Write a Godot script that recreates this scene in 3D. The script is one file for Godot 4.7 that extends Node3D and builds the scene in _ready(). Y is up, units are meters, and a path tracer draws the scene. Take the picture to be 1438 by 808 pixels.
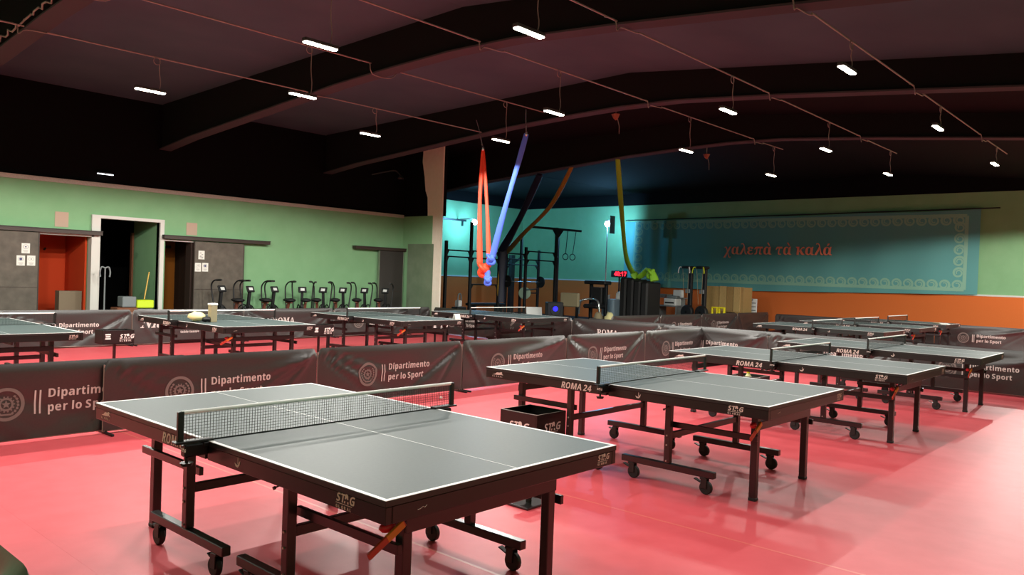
extends Node3D
# A sports hall with table tennis courts. World X runs along the rows of tables, Z across them, Y up.

const YAW := 0.726070195
const PITCH := -0.0146795219
const ROLL := 0.0359938944
const EYE := 1.6174
const LAMP_Y := 4.1

var M := {}
var counts := {}
var rng := RandomNumberGenerator.new()
var fonts := {}

# ---------------------------------------------------------------- mesh builder
class MB:
	var v := PackedVector3Array()
	var n := PackedVector3Array()
	var ix := PackedInt32Array()

	func tri(a: Vector3, b: Vector3, c: Vector3) -> void:
		var k := v.size()
		var nn := (b - a).cross(c - a).normalized()
		v.append_array([a, b, c])
		n.append_array([nn, nn, nn])
		ix.append_array([k, k + 2, k + 1])

	func quad(a: Vector3, b: Vector3, c: Vector3, d: Vector3) -> void:
		var k := v.size()
		var nn := (c - a).cross(d - b).normalized()
		v.append_array([a, b, c, d])
		n.append_array([nn, nn, nn, nn])
		ix.append_array([k, k + 2, k + 1, k, k + 3, k + 2])

	func quad_out(a: Vector3, b: Vector3, c: Vector3, d: Vector3, away: Vector3) -> void:
		if (c - a).cross(d - b).dot(away) < 0.0:
			quad(d, c, b, a)
		else:
			quad(a, b, c, d)

	func box(c: Vector3, s: Vector3, bv := 0.0, bs := Basis()) -> void:
		var h := s * 0.5
		if bv <= 0.0:
			for a in 3:
				for sg in [-1.0, 1.0]:
					var q := []
					for k in [[-1, -1], [1, -1], [1, 1], [-1, 1]]:
						var p := Vector3.ZERO
						p[a] = h[a] * sg
						p[(a + 1) % 3] = h[(a + 1) % 3] * k[0]
						p[(a + 2) % 3] = h[(a + 2) % 3] * k[1]
						q.append(c + bs * p)
					var o := Vector3.ZERO
					o[a] = sg
					quad_out(q[0], q[1], q[2], q[3], bs * o)
			return
		bv = minf(bv, minf(h.x, minf(h.y, h.z)) * 0.9)
		var f := func(sx: float, sy: float, sz: float, a: int) -> Vector3:
			var p := Vector3(sx * (h.x - bv), sy * (h.y - bv), sz * (h.z - bv))
			p[a] += bv * (sx if a == 0 else sy if a == 1 else sz)
			return c + bs * p
		for a in 3:
			for sg in [-1.0, 1.0]:
				var q := []
				for k in [[-1.0, -1.0], [1.0, -1.0], [1.0, 1.0], [-1.0, 1.0]]:
					var g := [0.0, 0.0, 0.0]
					g[a] = sg
					g[(a + 1) % 3] = k[0]
					g[(a + 2) % 3] = k[1]
					q.append(f.call(g[0], g[1], g[2], a))
				var o := Vector3.ZERO
				o[a] = sg
				quad_out(q[0], q[1], q[2], q[3], bs * o)
			var b := (a + 1) % 3
			var e := (a + 2) % 3
			for sa in [-1.0, 1.0]:
				for sb in [-1.0, 1.0]:
					var g1 := [0.0, 0.0, 0.0]
					g1[a] = sa
					g1[b] = sb
					g1[e] = -1.0
					var g2 := g1.duplicate()
					g2[e] = 1.0
					var o2 := Vector3.ZERO
					o2[a] = sa
					o2[b] = sb
					quad_out(f.call(g1[0], g1[1], g1[2], a), f.call(g2[0], g2[1], g2[2], a), f.call(g2[0], g2[1], g2[2], b), f.call(g1[0], g1[1], g1[2], b), bs * o2)
		for sx in [-1.0, 1.0]:
			for sy in [-1.0, 1.0]:
				for sz in [-1.0, 1.0]:
					var p0: Vector3 = f.call(sx, sy, sz, 0)
					var p1: Vector3 = f.call(sx, sy, sz, 1)
					var p2: Vector3 = f.call(sx, sy, sz, 2)
					if (p1 - p0).cross(p2 - p0).dot(bs * Vector3(sx, sy, sz)) < 0.0:
						tri(p0, p2, p1)
					else:
						tri(p0, p1, p2)

	# square bar from a to b, section w (sideways) by h (up)
	func bar(a: Vector3, b: Vector3, w: float, h: float, bv := 0.0, up := Vector3.UP) -> void:
		var z := (b - a).normalized()
		if absf(z.dot(up)) > 0.98:
			up = Vector3.RIGHT
		var x := up.cross(z).normalized()
		var y := z.cross(x)
		box((a + b) * 0.5, Vector3(w, h, a.distance_to(b)), bv, Basis(x, y, z))

	func ring(c: Vector3, x: Vector3, y: Vector3, sides: int) -> int:
		var k := v.size()
		for i in sides:
			var t := TAU * i / sides
			var d := x * cos(t) + y * sin(t)
			v.append(c + d)
			n.append(d.normalized())
		return k

	func bridge(k0: int, k1: int, sides: int) -> void:
		for i in sides:
			var j := (i + 1) % sides
			ix.append_array([k0 + i, k1 + j, k0 + j, k0 + i, k1 + i, k1 + j])

	func disc(c: Vector3, x: Vector3, y: Vector3, sides: int, flip: bool) -> void:
		var nn := x.cross(y).normalized() * (-1.0 if flip else 1.0)
		var k := v.size()
		v.append(c)
		n.append(nn)
		for i in sides:
			var t := TAU * i / sides
			v.append(c + x * cos(t) + y * sin(t))
			n.append(nn)
		for i in sides:
			var j := (i + 1) % sides
			if flip:
				ix.append_array([k, k + 1 + i, k + 1 + j])
			else:
				ix.append_array([k, k + 1 + j, k + 1 + i])

	func cyl(a: Vector3, b: Vector3, r0: float, r1: float, sides := 12, cap := true) -> void:
		var z := (b - a).normalized()
		var x := (Vector3.UP if absf(z.y) < 0.9 else Vector3.RIGHT).cross(z).normalized()
		var y := z.cross(x)
		var k0 := ring(a, x * r0, y * r0, sides)
		var k1 := ring(b, x * r1, y * r1, sides)
		bridge(k0, k1, sides)
		if cap:
			disc(a, x * r0, y * r0, sides, true)
			disc(b, x * r1, y * r1, sides, false)

	# tube through points; rad may be a number or an array
	func tube(p: Array, rad, sides := 6, closed := false, flat := 1.0, major := Vector3.ZERO, ripple := 0.0) -> void:
		var first := -1
		var last := -1
		var x := Vector3.ZERO
		var m := p.size()
		for i in m:
			var a: Vector3 = p[(i - 1 + m) % m] if closed else p[maxi(i - 1, 0)]
			var b: Vector3 = p[(i + 1) % m] if closed else p[mini(i + 1, m - 1)]
			var z := (b - a).normalized()
			if major != Vector3.ZERO:
				x = (major - z * major.dot(z)).normalized()
			elif x == Vector3.ZERO:
				x = (Vector3.UP if absf(z.y) < 0.9 else Vector3.RIGHT).cross(z).normalized()
			else:
				x = (x - z * x.dot(z)).normalized()
			var y := z.cross(x)
			var r: float = rad[i] if rad is Array else rad
			var k := v.size()
			for s in sides:
				var t := TAU * s / sides
				var q := 1.0 + ripple * cos(t * 5.0)
				var d := x * (cos(t) * r * q) + y * (sin(t) * r * flat * q)
				v.append(p[i] + d)
				n.append((x * cos(t) * flat + y * sin(t)).normalized())
			if last >= 0:
				bridge(last, k, sides)
			else:
				first = k
				if not closed:
					disc(p[0], x * r, y * r * flat, sides, true)
			last = k
			if i == m - 1 and not closed:
				disc(p[i], x * r, y * r * flat, sides, false)
		if closed:
			bridge(last, first, sides)

	# turned body: profile of (radius, height) along axis
	func lathe(prof: Array, base: Vector3, axis: Vector3, sides := 16) -> void:
		var z := axis.normalized()
		var x := (Vector3.UP if absf(z.y) < 0.9 else Vector3.RIGHT).cross(z).normalized()
		var y := z.cross(x)
		for i in prof.size() - 1:
			var p: Vector2 = prof[i]
			var q: Vector2 = prof[i + 1]
			var d := q - p
			var nr := Vector2(d.y, -d.x).normalized()
			var k := v.size()
			for s in sides:
				var t := TAU * s / sides
				var o := x * cos(t) + y * sin(t)
				v.append(base + o * p.x + z * p.y)
				n.append(o * nr.x + z * nr.y)
			for s in sides:
				var t := TAU * s / sides
				var o := x * cos(t) + y * sin(t)
				v.append(base + o * q.x + z * q.y)
				n.append(o * nr.x + z * nr.y)
			bridge(k, k + sides, sides)

	# polygon in xy pushed along +z by depth, placed by xf
	func prism(poly: PackedVector2Array, depth: float, xf := Transform3D()) -> void:
		var p := poly
		if Geometry2D.is_polygon_clockwise(p):
			p = p.duplicate()
			p.reverse()
		var t := Geometry2D.triangulate_polygon(p)
		for side in 2:
			var z := depth if side == 1 else 0.0
			for i in range(0, t.size(), 3):
				var a := xf * Vector3(p[t[i]].x, p[t[i]].y, z)
				var b := xf * Vector3(p[t[i + 1]].x, p[t[i + 1]].y, z)
				var c := xf * Vector3(p[t[i + 2]].x, p[t[i + 2]].y, z)
				var want := xf.basis.z * (1.0 if side == 1 else -1.0)
				if (b - a).cross(c - a).dot(want) < 0.0:
					tri(a, c, b)
				else:
					tri(a, b, c)
		for i in p.size():
			var q := p[i]
			var r := p[(i + 1) % p.size()]
			quad(xf * Vector3(q.x, q.y, 0), xf * Vector3(r.x, r.y, 0), xf * Vector3(r.x, r.y, depth), xf * Vector3(q.x, q.y, depth))

	func blob(c: Vector3, s: Vector3, seed_at: float, sides := 14, rough := 0.12) -> void:
		var rows := 9
		var last := -1
		for i in rows + 1:
			var a := PI * i / rows
			var k := v.size()
			for j in sides:
				var t := TAU * j / sides
				var d := Vector3(sin(a) * cos(t), cos(a), sin(a) * sin(t))
				var r := 1.0 + rough * (sin(d.x * 7.0 + seed_at) * cos(d.z * 6.0 - seed_at * 2.0) + 0.6 * sin(d.y * 9.0 + d.x * 4.0 + seed_at * 3.0))
				v.append(c + d * s * r)
				n.append((d / s).normalized())
			if last >= 0:
				bridge(last, k, sides)
			last = k

	func add(mesh: Mesh, xf: Transform3D, shear := 0.0, disp = null) -> void:
		for sidx in mesh.get_surface_count():
			var ar := mesh.surface_get_arrays(sidx)
			var vv: PackedVector3Array = ar[Mesh.ARRAY_VERTEX]
			var nn: PackedVector3Array = ar[Mesh.ARRAY_NORMAL]
			var ii = ar[Mesh.ARRAY_INDEX]
			var k := v.size()
			for i in vv.size():
				var p := vv[i]
				p.x += p.y * shear
				var q := xf * p
				if disp != null:
					q.z += disp.call(q)
				v.append(q)
				n.append((xf.basis * nn[i]).normalized())
			if ii == null or ii.size() == 0:
				for i in vv.size():
					ix.append(k + i)
			else:
				for i in ii:
					ix.append(k + i)

	func commit() -> ArrayMesh:
		var ar := []
		ar.resize(Mesh.ARRAY_MAX)
		ar[Mesh.ARRAY_VERTEX] = v
		ar[Mesh.ARRAY_NORMAL] = n
		ar[Mesh.ARRAY_INDEX] = ix
		var m := ArrayMesh.new()
		m.add_surface_from_arrays(Mesh.PRIMITIVE_TRIANGLES, ar)
		return m

# ---------------------------------------------------------------- scene helpers
func numbered(parent: Node, called: String) -> String:
	var key := str(parent.get_instance_id()) + called
	var k: int = counts.get(key, 0)
	counts[key] = k + 1
	return called if k == 0 else "%s_%03d" % [called, k]

func put(called: String, mb: MB, material: Material, parent: Node = null) -> MeshInstance3D:
	return put_mesh(called, mb.commit(), material, parent)

func put_mesh(called: String, mesh: Mesh, material: Material, parent: Node = null) -> MeshInstance3D:
	var o := MeshInstance3D.new()
	o.mesh = mesh
	o.material_override = material
	var par: Node = self if parent == null else parent
	o.name = numbered(par, called)
	par.add_child(o, true)
	return o

func thing(called: String, label: String, category: String, at := Vector3.ZERO, turn := 0.0, group := "") -> Node3D:
	var o := Node3D.new()
	o.name = numbered(self, called)
	add_child(o, true)
	o.position = at
	o.rotation.y = turn
	tag(o, label, category, group)
	return o

func tag(o: Node, label: String, category: String, group := "", kind := "") -> Node:
	o.set_meta("label", label)
	o.set_meta("category", category)
	if group != "":
		o.set_meta("group", group)
	if kind != "":
		o.set_meta("kind", kind)
	return o

func dup(src: Node3D, called: String, label: String, at: Vector3, turn: float) -> Node3D:
	var r: Node3D = src.duplicate()
	r.name = numbered(self, called)
	add_child(r, true)
	r.position = at
	r.rotation.y = turn
	r.set_meta("label", label)
	return r

func one_box(c: Vector3, s: Vector3, bv := 0.0) -> MB:
	var b := MB.new()
	b.box(c, s, bv)
	return b

func mat(called: String, c: Color, rough := 0.6, metal := 0.0, spec := 0.5) -> StandardMaterial3D:
	var m := StandardMaterial3D.new()
	m.resource_name = called
	m.albedo_color = c
	m.roughness = rough
	m.metallic = metal
	m.metallic_specular = spec
	M[called] = m
	return m

func rgb(r: int, g: int, b: int) -> Color:
	return Color(r / 255.0, g / 255.0, b / 255.0)

func noise_tex(freq: float, lo: Color, hi: Color, octaves := 4, seed_at := 1, size := 512) -> NoiseTexture2D:
	var f := FastNoiseLite.new()
	f.seed = seed_at
	f.frequency = freq
	f.fractal_octaves = octaves
	var t := NoiseTexture2D.new()
	t.width = size
	t.height = size
	t.seamless = true
	t.noise = f
	var g := Gradient.new()
	g.set_color(0, lo)
	g.set_color(1, hi)
	t.color_ramp = g
	return t

func mottled(called: String, lo: Color, hi: Color, freq: float, scale: float, rough: float, spec := 0.5, seed_at := 1) -> StandardMaterial3D:
	var m := mat(called, Color.WHITE, rough, 0.0, spec)
	m.albedo_texture = noise_tex(freq, lo, hi, 4, seed_at)
	m.uv1_triplanar = true
	m.uv1_world_triplanar = true
	m.uv1_scale = Vector3.ONE * scale
	return m

func glow(called: String, c: Color, e: float) -> StandardMaterial3D:
	var m := mat(called, c, 0.5)
	m.emission_enabled = true
	m.emission = c
	m.emission_energy_multiplier = e
	return m

func font(face: String, weight := 400) -> Font:
	var key := face + str(weight)
	if not fonts.has(key):
		var s := SystemFont.new()
		s.font_names = PackedStringArray([face])
		s.font_weight = weight
		fonts[key] = s
	return fonts[key]

# text whose capitals are cap metres high; anchor 0 left, 0.5 centre
func word(mb: MB, s: String, cap: float, xf: Transform3D, face := "Droid Sans", weight := 700, shear := 0.0, anchor := 0.0, depth := 0.001, disp = null) -> float:
	var t := TextMesh.new()
	t.font = font(face, weight)
	t.font_size = 32
	t.pixel_size = cap / (32.0 * 0.73)
	t.depth = maxf(depth, 0.0005)
	t.curve_step = 3.0
	t.horizontal_alignment = HORIZONTAL_ALIGNMENT_LEFT
	t.vertical_alignment = VERTICAL_ALIGNMENT_BOTTOM
	t.text = s
	var bb := t.get_aabb()
	var ref := TextMesh.new()
	ref.font = t.font
	ref.font_size = 32
	ref.pixel_size = t.pixel_size
	ref.horizontal_alignment = HORIZONTAL_ALIGNMENT_LEFT
	ref.vertical_alignment = VERTICAL_ALIGNMENT_BOTTOM
	ref.depth = t.depth
	ref.text = "H"
	var base := ref.get_aabb().position.y
	mb.add(t, xf * Transform3D(Basis(), Vector3(-bb.position.x - bb.size.x * anchor, -base, t.depth * 0.5)), shear, disp)
	return bb.size.x

# the slanted maker's mark with a split A, over a rule and a spaced word
func maker_mark(mb: MB, cap: float, xf: Transform3D, second := true) -> void:
	var k := cap
	var d := 0.001
	var w := word(mb, "ST", cap, xf, "Droid Sans", 700, 0.2) / k
	for poly in [[Vector2(0.14, 0.48), Vector2(0.2, 0.86), Vector2(0.32, 1.06), Vector2(0.62, 1.06), Vector2(0.74, 0.86), Vector2(0.76, 0.48), Vector2(0.56, 0.48), Vector2(0.53, 0.62), Vector2(0.42, 0.62), Vector2(0.38, 0.48)],
			[Vector2(0.0, 0.0), Vector2(0.06, 0.24), Vector2(0.26, 0.24), Vector2(0.2, 0.0)], [Vector2(0.6, 0.0), Vector2(0.6, 0.24), Vector2(0.8, 0.24), Vector2(0.82, 0.0)]]:
		var pp := PackedVector2Array()
		for q in poly:
			pp.append((q + Vector2(w + 0.05, 0)) * k)
		mb.prism(pp, d, xf)
	word(mb, "G", cap, xf * Transform3D(Basis(), Vector3((w + 0.95) * k, 0, 0)), "Droid Sans", 700, 0.2)
	if second:
		mb.box(xf * Vector3(1.45 * k, -0.17 * k, d * 0.5), Vector3(1, 1, 1), 0.0, xf.basis * Basis.from_scale(Vector3(2.9 * k, 0.07 * k, d)))
		for i in 6:
			word(mb, "GLOBAL"[i], cap * 0.36, xf * Transform3D(Basis(), Vector3((0.02 + 0.5 * i) * k, -0.72 * k, 0)), "Droid Sans", 700)

func path(pts: Array, steps := 8) -> Array:
	var c := Curve3D.new()
	for i in pts.size():
		var a: Vector3 = pts[maxi(i - 1, 0)]
		var b: Vector3 = pts[mini(i + 1, pts.size() - 1)]
		c.add_point(pts[i], (a - b) / 6.0, (b - a) / 6.0)
	var out := []
	for i in (pts.size() - 1) * steps + 1:
		out.append(c.samplef(float(i) / steps))
	return out

const FACE_LEFT := Basis(Vector3(0, 0, 1), Vector3(0, 1, 0), Vector3(-1, 0, 0))  # lettering read by someone looking along +X

# ---------------------------------------------------------------- materials
func materials() -> void:
	mottled("floor", rgb(226, 87, 95), rgb(233, 96, 104), 0.02, 0.35, 0.42, 0.32, 3)
	mat("floor_seam", rgb(236, 112, 104), 0.4)
	mottled("rubber", rgb(44, 44, 46), rgb(56, 56, 58), 0.05, 1.0, 0.8, 0.3, 4)
	mottled("green", rgb(124, 168, 124), rgb(131, 175, 131), 0.01, 0.3, 0.85, 0.3, 5)
	mottled("green_grey", rgb(104, 122, 98), rgb(120, 136, 112), 0.008, 0.5, 0.8, 0.3, 6)
	mottled("cream", rgb(242, 232, 214), rgb(248, 239, 223), 0.02, 0.6, 0.85, 0.3, 7)
	mottled("orange", rgb(204, 99, 40), rgb(214, 110, 50), 0.06, 1.2, 0.75, 0.4, 8)
	mottled("ceiling", rgb(72, 88, 98), rgb(80, 95, 105), 0.006, 0.2, 0.9, 0.2, 9)
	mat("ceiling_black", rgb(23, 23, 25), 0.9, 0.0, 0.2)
	mat("flange", rgb(70, 68, 72), 0.8, 0.0, 0.2)
	mat("beam", rgb(27, 26, 27), 0.8, 0.0, 0.2)
	mat("black_wall", rgb(17, 17, 18), 0.9, 0.0, 0.2)
	mottled("plaster", rgb(176, 170, 160), rgb(196, 190, 178), 0.05, 1.0, 0.85, 0.3, 10)
	mat("white_trim", rgb(205, 203, 196), 0.55)
	mottled("door_grey", rgb(82, 76, 68), rgb(104, 96, 86), 0.012, 0.6, 0.65, 0.4, 11)
	mat("door_dark", rgb(50, 46, 43), 0.6)
	mat("rail", rgb(58, 46, 40), 0.5, 0.2)
	mat("red_wall", rgb(205, 70, 34), 0.8, 0.0, 0.3)
	mat("ochre", rgb(150, 88, 26), 0.8, 0.0, 0.3)
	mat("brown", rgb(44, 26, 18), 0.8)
	mat("beige", rgb(122, 106, 86), 0.8)
	mat("patch", rgb(182, 158, 140), 0.9, 0.0, 0.2)
	# tables
	mottled("table_top", rgb(76, 88, 88), rgb(81, 93, 92), 0.05, 1.5, 0.52, 0.33, 12)
	mat("table_edge", rgb(34, 34, 34), 0.4)
	mat("apron", rgb(28, 24, 24), 0.33)
	mat("steel_black", rgb(24, 20, 21), 0.28, 0.0, 0.6)
	mat("white_line", rgb(246, 247, 244), 0.5)
	mat("lettering", rgb(214, 196, 186), 0.6)
	mat("lettering_white", rgb(238, 232, 226), 0.6)
	mat("rubber_black", rgb(20, 19, 19), 0.6)
	mat("wheel", rgb(30, 27, 27), 0.45)
	mat("net_cord", rgb(22, 24, 24), 0.7)
	mat("net_post", rgb(16, 18, 18), 0.4)
	mat("bolt", rgb(190, 186, 180), 0.35, 0.7)
	mat("handle_red", rgb(190, 62, 44), 0.5)
	mat("handle_tape", rgb(226, 130, 40), 0.5)
	mat("knob_red", rgb(205, 30, 44), 0.4)
	# barriers
	var cv := mottled("barrier", rgb(44, 41, 40), rgb(52, 48, 46), 0.04, 1.5, 0.36, 0.6, 13)
	cv.rim_enabled = true
	cv.rim = 0.15
	mat("barrier_print", rgb(206, 196, 190), 0.6)
	mat("barrier_print_faint", rgb(124, 114, 108), 0.6)
	mat("tube_grey", rgb(150, 142, 134), 0.4, 0.3)
	# lamps and hall fittings
	glow("led", Color(1.0, 0.97, 0.88), 26.0)
	mat("lamp_body", rgb(60, 60, 60), 0.5)
	mat("conduit", rgb(150, 138, 134), 0.5, 0.2)
	glow("flood_led", Color(0.86, 0.95, 1.0), 40.0)
	glow("clock_led", Color(1.0, 0.1, 0.16), 6.0)
	glow("blue_led", Color(0.12, 0.1, 1.0), 3.0)
	mat("paper", rgb(226, 224, 216), 0.7)
	mat("paper_ink", rgb(70, 72, 110), 0.7)
	mat("paper_text", rgb(150, 150, 148), 0.7)
	# banner and silks
	var bn := mat("banner", rgb(96, 154, 152), 0.8, 0.0, 0.2)
	bn.rim_enabled = true
	bn.rim = 0.1
	mat("banner_pattern", rgb(134, 176, 156), 0.8, 0.0, 0.2)
	mat("banner_text", rgb(255, 150, 122), 0.7, 0.0, 0.2)
	for s in [["silk_red", rgb(236, 70, 34)], ["silk_blue", rgb(74, 112, 226)], ["silk_gold", rgb(150, 118, 24)], ["silk_green", rgb(132, 190, 38)], ["silk_navy", rgb(13, 17, 42)], ["silk_yellow", rgb(176, 160, 40)]]:
		var sm := mat(s[0], s[1], 0.55)
		sm.rim_enabled = true
		sm.rim = 0.2
	# gym
	mat("rig", rgb(20, 24, 28), 0.45, 0.0, 0.5)
	mat("gym_black", rgb(18, 18, 20), 0.6)
	mat("gym_grey", rgb(120, 126, 128), 0.5)
	mat("chrome", rgb(190, 195, 196), 0.25, 0.8)
	mat("pale_blue", rgb(150, 172, 186), 0.55)
	mat("white_plastic", rgb(222, 224, 222), 0.45)
	mat("tan", rgb(150, 138, 108), 0.7)
	mat("yellow", rgb(240, 222, 20), 0.5)
	mat("neon", rgb(206, 232, 40), 0.5)
	mat("mint", rgb(176, 205, 180), 0.5)
	mat("bike_red", rgb(110, 62, 48), 0.5)
	mat("cream_cloth", rgb(226, 218, 158), 0.8)
	mat("broom", rgb(208, 168, 80), 0.6)
	mat("brown_crate", rgb(120, 72, 46), 0.7)
	mat("ball", rgb(240, 236, 226), 0.4)
	for k in 3:
		var w := mottled("wood%d" % k, [rgb(150, 122, 74), rgb(164, 136, 86), rgb(138, 110, 66)][k], [rgb(172, 142, 92), rgb(184, 156, 104), rgb(160, 130, 82)][k], 0.03, 1.0, 0.7, 0.4, 20 + k)
		w.uv1_scale = Vector3(3.0, 0.5, 3.0)

# ---------------------------------------------------------------- table
func make_table(label: String) -> Node3D:
	var t := thing("table_tennis_table", label, "table")
	for s in [-1.0, 1.0]:
		var b := MB.new()
		b.box(Vector3(0, 0.747, s * 0.6865), Vector3(1.525, 0.025, 1.367), 0.002)
		var top := put("tabletop", b, M.table_edge, t)
		b = MB.new()
		b.box(Vector3(0, 0.7598, s * 0.6865), Vector3(1.521, 0.0012, 1.363))
		put("playing_surface", b, M.table_top, top)
		b = MB.new()
		b.box(Vector3(0, 0.7602, s * 1.36), Vector3(1.525, 0.0014, 0.02))
		put("end_line", b, M.white_line, top)
		for q in [-1.0, 1.0]:
			b = MB.new()
			b.box(Vector3(q * 0.7525, 0.7602, s * 0.6765), Vector3(0.02, 0.0014, 1.347))
			put("side_line", b, M.white_line, top)
		b = MB.new()
		b.box(Vector3(0, 0.7602, s * 0.6765), Vector3(0.004, 0.0013, 1.347))
		put("centre_line", b, M.white_line, top)
		b = MB.new()
		for q in [-1.0, 1.0]:
			b.box(Vector3(q * 0.744, 0.7, s * 0.6895), Vector3(0.032, 0.0695, 1.357), 0.003)
		b.box(Vector3(0, 0.7, s * 1.352), Vector3(1.452, 0.0695, 0.032), 0.003)
		b.box(Vector3(0, 0.7, s * 0.03), Vector3(1.452, 0.0695, 0.032), 0.003)
		put("apron", b, M.apron, t)
		for q in [-1.0, 1.0]:
			b = MB.new()
			b.box(Vector3(q * 0.48, 0.3775, s * 1.155), Vector3(0.052, 0.715, 0.052), 0.004)
			var leg := put("leg", b, M.steel_black, t)
			b = MB.new()
			b.box(Vector3(q * 0.48, 0.0125, s * 1.155), Vector3(0.058, 0.025, 0.058), 0.005)
			put("rubber_foot", b, M.rubber_black, leg)
			b = MB.new()
			b.box(Vector3(q * 0.6, 0.4575, s * 0.49), Vector3(0.05, 0.555, 0.05), 0.004)
			var post := put("carriage_post", b, M.steel_black, t)
			for k in 3:
				b = MB.new()
				b.cyl(Vector3(q * 0.624, 0.4 - 0.075 * k - (0.05 if k == 2 else 0.0), s * 0.49), Vector3(q * 0.632, 0.4 - 0.075 * k - (0.05 if k == 2 else 0.0), s * 0.49), 0.008, 0.006, 8)
				put("bolt", b, M.bolt, post)
			b = MB.new()
			b.box(Vector3(q * 0.6, 0.155, s * 0.485), Vector3(0.05, 0.05, 0.83), 0.004)
			put("base_beam", b, M.steel_black, t)
			for z in [0.16, 0.81]:
				b = MB.new()
				b.box(Vector3(q * 0.6, 0.122, s * z), Vector3(0.05, 0.016, 0.05), 0.003)
				for e in [-1.0, 1.0]:
					b.box(Vector3(q * 0.6 + e * 0.021, 0.085, s * (z + 0.008)), Vector3(0.006, 0.075, 0.05), 0.002)
				b.box(Vector3(q * 0.6, 0.098, s * z - 0.05), Vector3(0.036, 0.008, 0.06), 0.002, Basis(Vector3.RIGHT, 0.35))
				var c := put("caster", b, M.wheel, t)
				b = MB.new()
				var wx: float = q * 0.6
				b.lathe([Vector2(0.006, -0.017), Vector2(0.046, -0.017), Vector2(0.052, -0.01), Vector2(0.052, 0.01), Vector2(0.046, 0.017), Vector2(0.006, 0.017)], Vector3(wx, 0.052, s * (z + 0.02)), Vector3.RIGHT, 20)
				put("wheel", b, M.rubber_black, c)
			b = MB.new()
			b.bar(Vector3(q * 0.54, 0.48, s * 0.47), Vector3(q * 0.54, 0.48, s * 1.2), 0.024, 0.045, 0.003)
			put("side_bar", b, M.steel_black, t)
		b = MB.new()
		b.bar(Vector3(-0.575, 0.395, s * 0.49), Vector3(0.575, 0.395, s * 0.49), 0.03, 0.05, 0.003)
		put("cross_bar", b, M.steel_black, t)
		b = MB.new()
		b.bar(Vector3(-0.5, 0.565, s * 1.186), Vector3(0.5, 0.565, s * 1.186), 0.012, 0.06, 0.003)
		put("end_bar", b, M.steel_black, t)
	# release pin beside the near carriage post
	var pin := MB.new()
	pin.cyl(Vector3(-0.62, 0.63, 0.49), Vector3(-0.68, 0.615, 0.49), 0.004, 0.004, 6)
	pin.cyl(Vector3(-0.68, 0.615, 0.49), Vector3(-0.69, 0.613, 0.49), 0.009, 0.009, 8)
	put("release_pin", pin, M.steel_black, t)
	# red release handle at the near left leg
	var h := MB.new()
	h.bar(Vector3(-0.72, 0.5, 1.225), Vector3(-0.54, 0.6, 1.225), 0.012, 0.03, 0.002)
	var hd := put("release_handle", h, M.handle_red, t)
	hd.set_meta("label", "red release handle with orange tape")
	h = MB.new()
	h.bar(Vector3(-0.63, 0.55, 1.225), Vector3(-0.545, 0.597, 1.225), 0.014, 0.032, 0.002)
	put("orange_tape", h, M.handle_tape, hd)
	h = MB.new()
	h.blob(Vector3(-0.6, 0.585, 1.19), Vector3(0.04, 0.022, 0.022), 2.0, 12, 0.06)
	put("red_knob", h, M.knob_red, hd)
	# net
	for q in [-1.0, 1.0]:
		var b := MB.new()
		b.box(Vector3(q * 0.895, 0.838, 0), Vector3(0.03, 0.155, 0.022), 0.003)
		b.box(Vector3(q * 0.83, 0.767, 0), Vector3(0.19, 0.012, 0.05), 0.003)
		var p := put("net_post", b, M.net_post, t)
		b = MB.new()
		b.box(Vector3(q * 0.82, 0.725, 0), Vector3(0.12, 0.06, 0.045), 0.006)
		b.box(Vector3(q * 0.74, 0.748, 0), Vector3(0.1, 0.02, 0.06), 0.003)
		b.cyl(Vector3(q * 0.86, 0.69, 0), Vector3(q * 0.86, 0.665, 0), 0.008, 0.008, 8)
		b.cyl(Vector3(q * 0.86, 0.667, 0), Vector3(q * 0.86, 0.652, 0), 0.032, 0.026, 14)
		put("clamp", b, M.net_post, p)
	var nb := MB.new()
	for i in 118:
		var x := -0.88 + 1.76 * i / 117.0
		nb.box(Vector3(x, 0.837, 0), Vector3(0.0017, 0.15, 0.0012))
	for j in 10:
		nb.box(Vector3(0, 0.766 + 0.0145 * j, 0), Vector3(1.76, 0.0016, 0.0012))
	nb.box(Vector3(0, 0.7635, 0), Vector3(1.76, 0.004, 0.003))
	tag_part(put("net_mesh", nb, M.net_cord, t), "stuff")
	nb = MB.new()
	nb.tube([Vector3(-0.89, 0.909, 0), Vector3(0, 0.909, 0), Vector3(0.89, 0.909, 0)], 0.0095, 10)
	put("net_tape", nb, M.white_line, t)
	# lettering
	var L := MB.new()
	var left := func(z: float, y: float) -> Transform3D: return Transform3D(FACE_LEFT, Vector3(-0.7606, y, z))
	word(L, "ROMA 24", 0.054, left.call(-0.48, 0.676), "Droid Sans", 700, 0.2)
	maker_mark(L, 0.036, left.call(1.06, 0.697))
	# leaping animal mark and the small spaced word below it at the far end
	var deer := PackedVector2Array()
	for p in [[0.0, 0.012], [0.03, 0.02], [0.05, 0.034], [0.085, 0.034], [0.1, 0.042], [0.115, 0.036], [0.108, 0.026], [0.13, 0.014], [0.1, 0.016], [0.07, 0.012], [0.03, 0.012]]:
		deer.append(Vector2(p[0], p[1]))
	L.prism(deer, 0.001, left.call(-1.28, 0.69))
	for i in 6:
		word(L, "GLOBAL"[i], 0.012, left.call(-1.285 + 0.023 * i, 0.682))
	# the small ball and ribbon mark by the net
	var rib := PackedVector2Array([Vector2(0, 0.02), Vector2(0.01, 0.004), Vector2(0.03, 0), Vector2(0.044, 0.014), Vector2(0.05, 0.036), Vector2(0.04, 0.026), Vector2(0.03, 0.012), Vector2(0.014, 0.014)])
	L.prism(rib, 0.001, left.call(0.27, 0.682))
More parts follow.
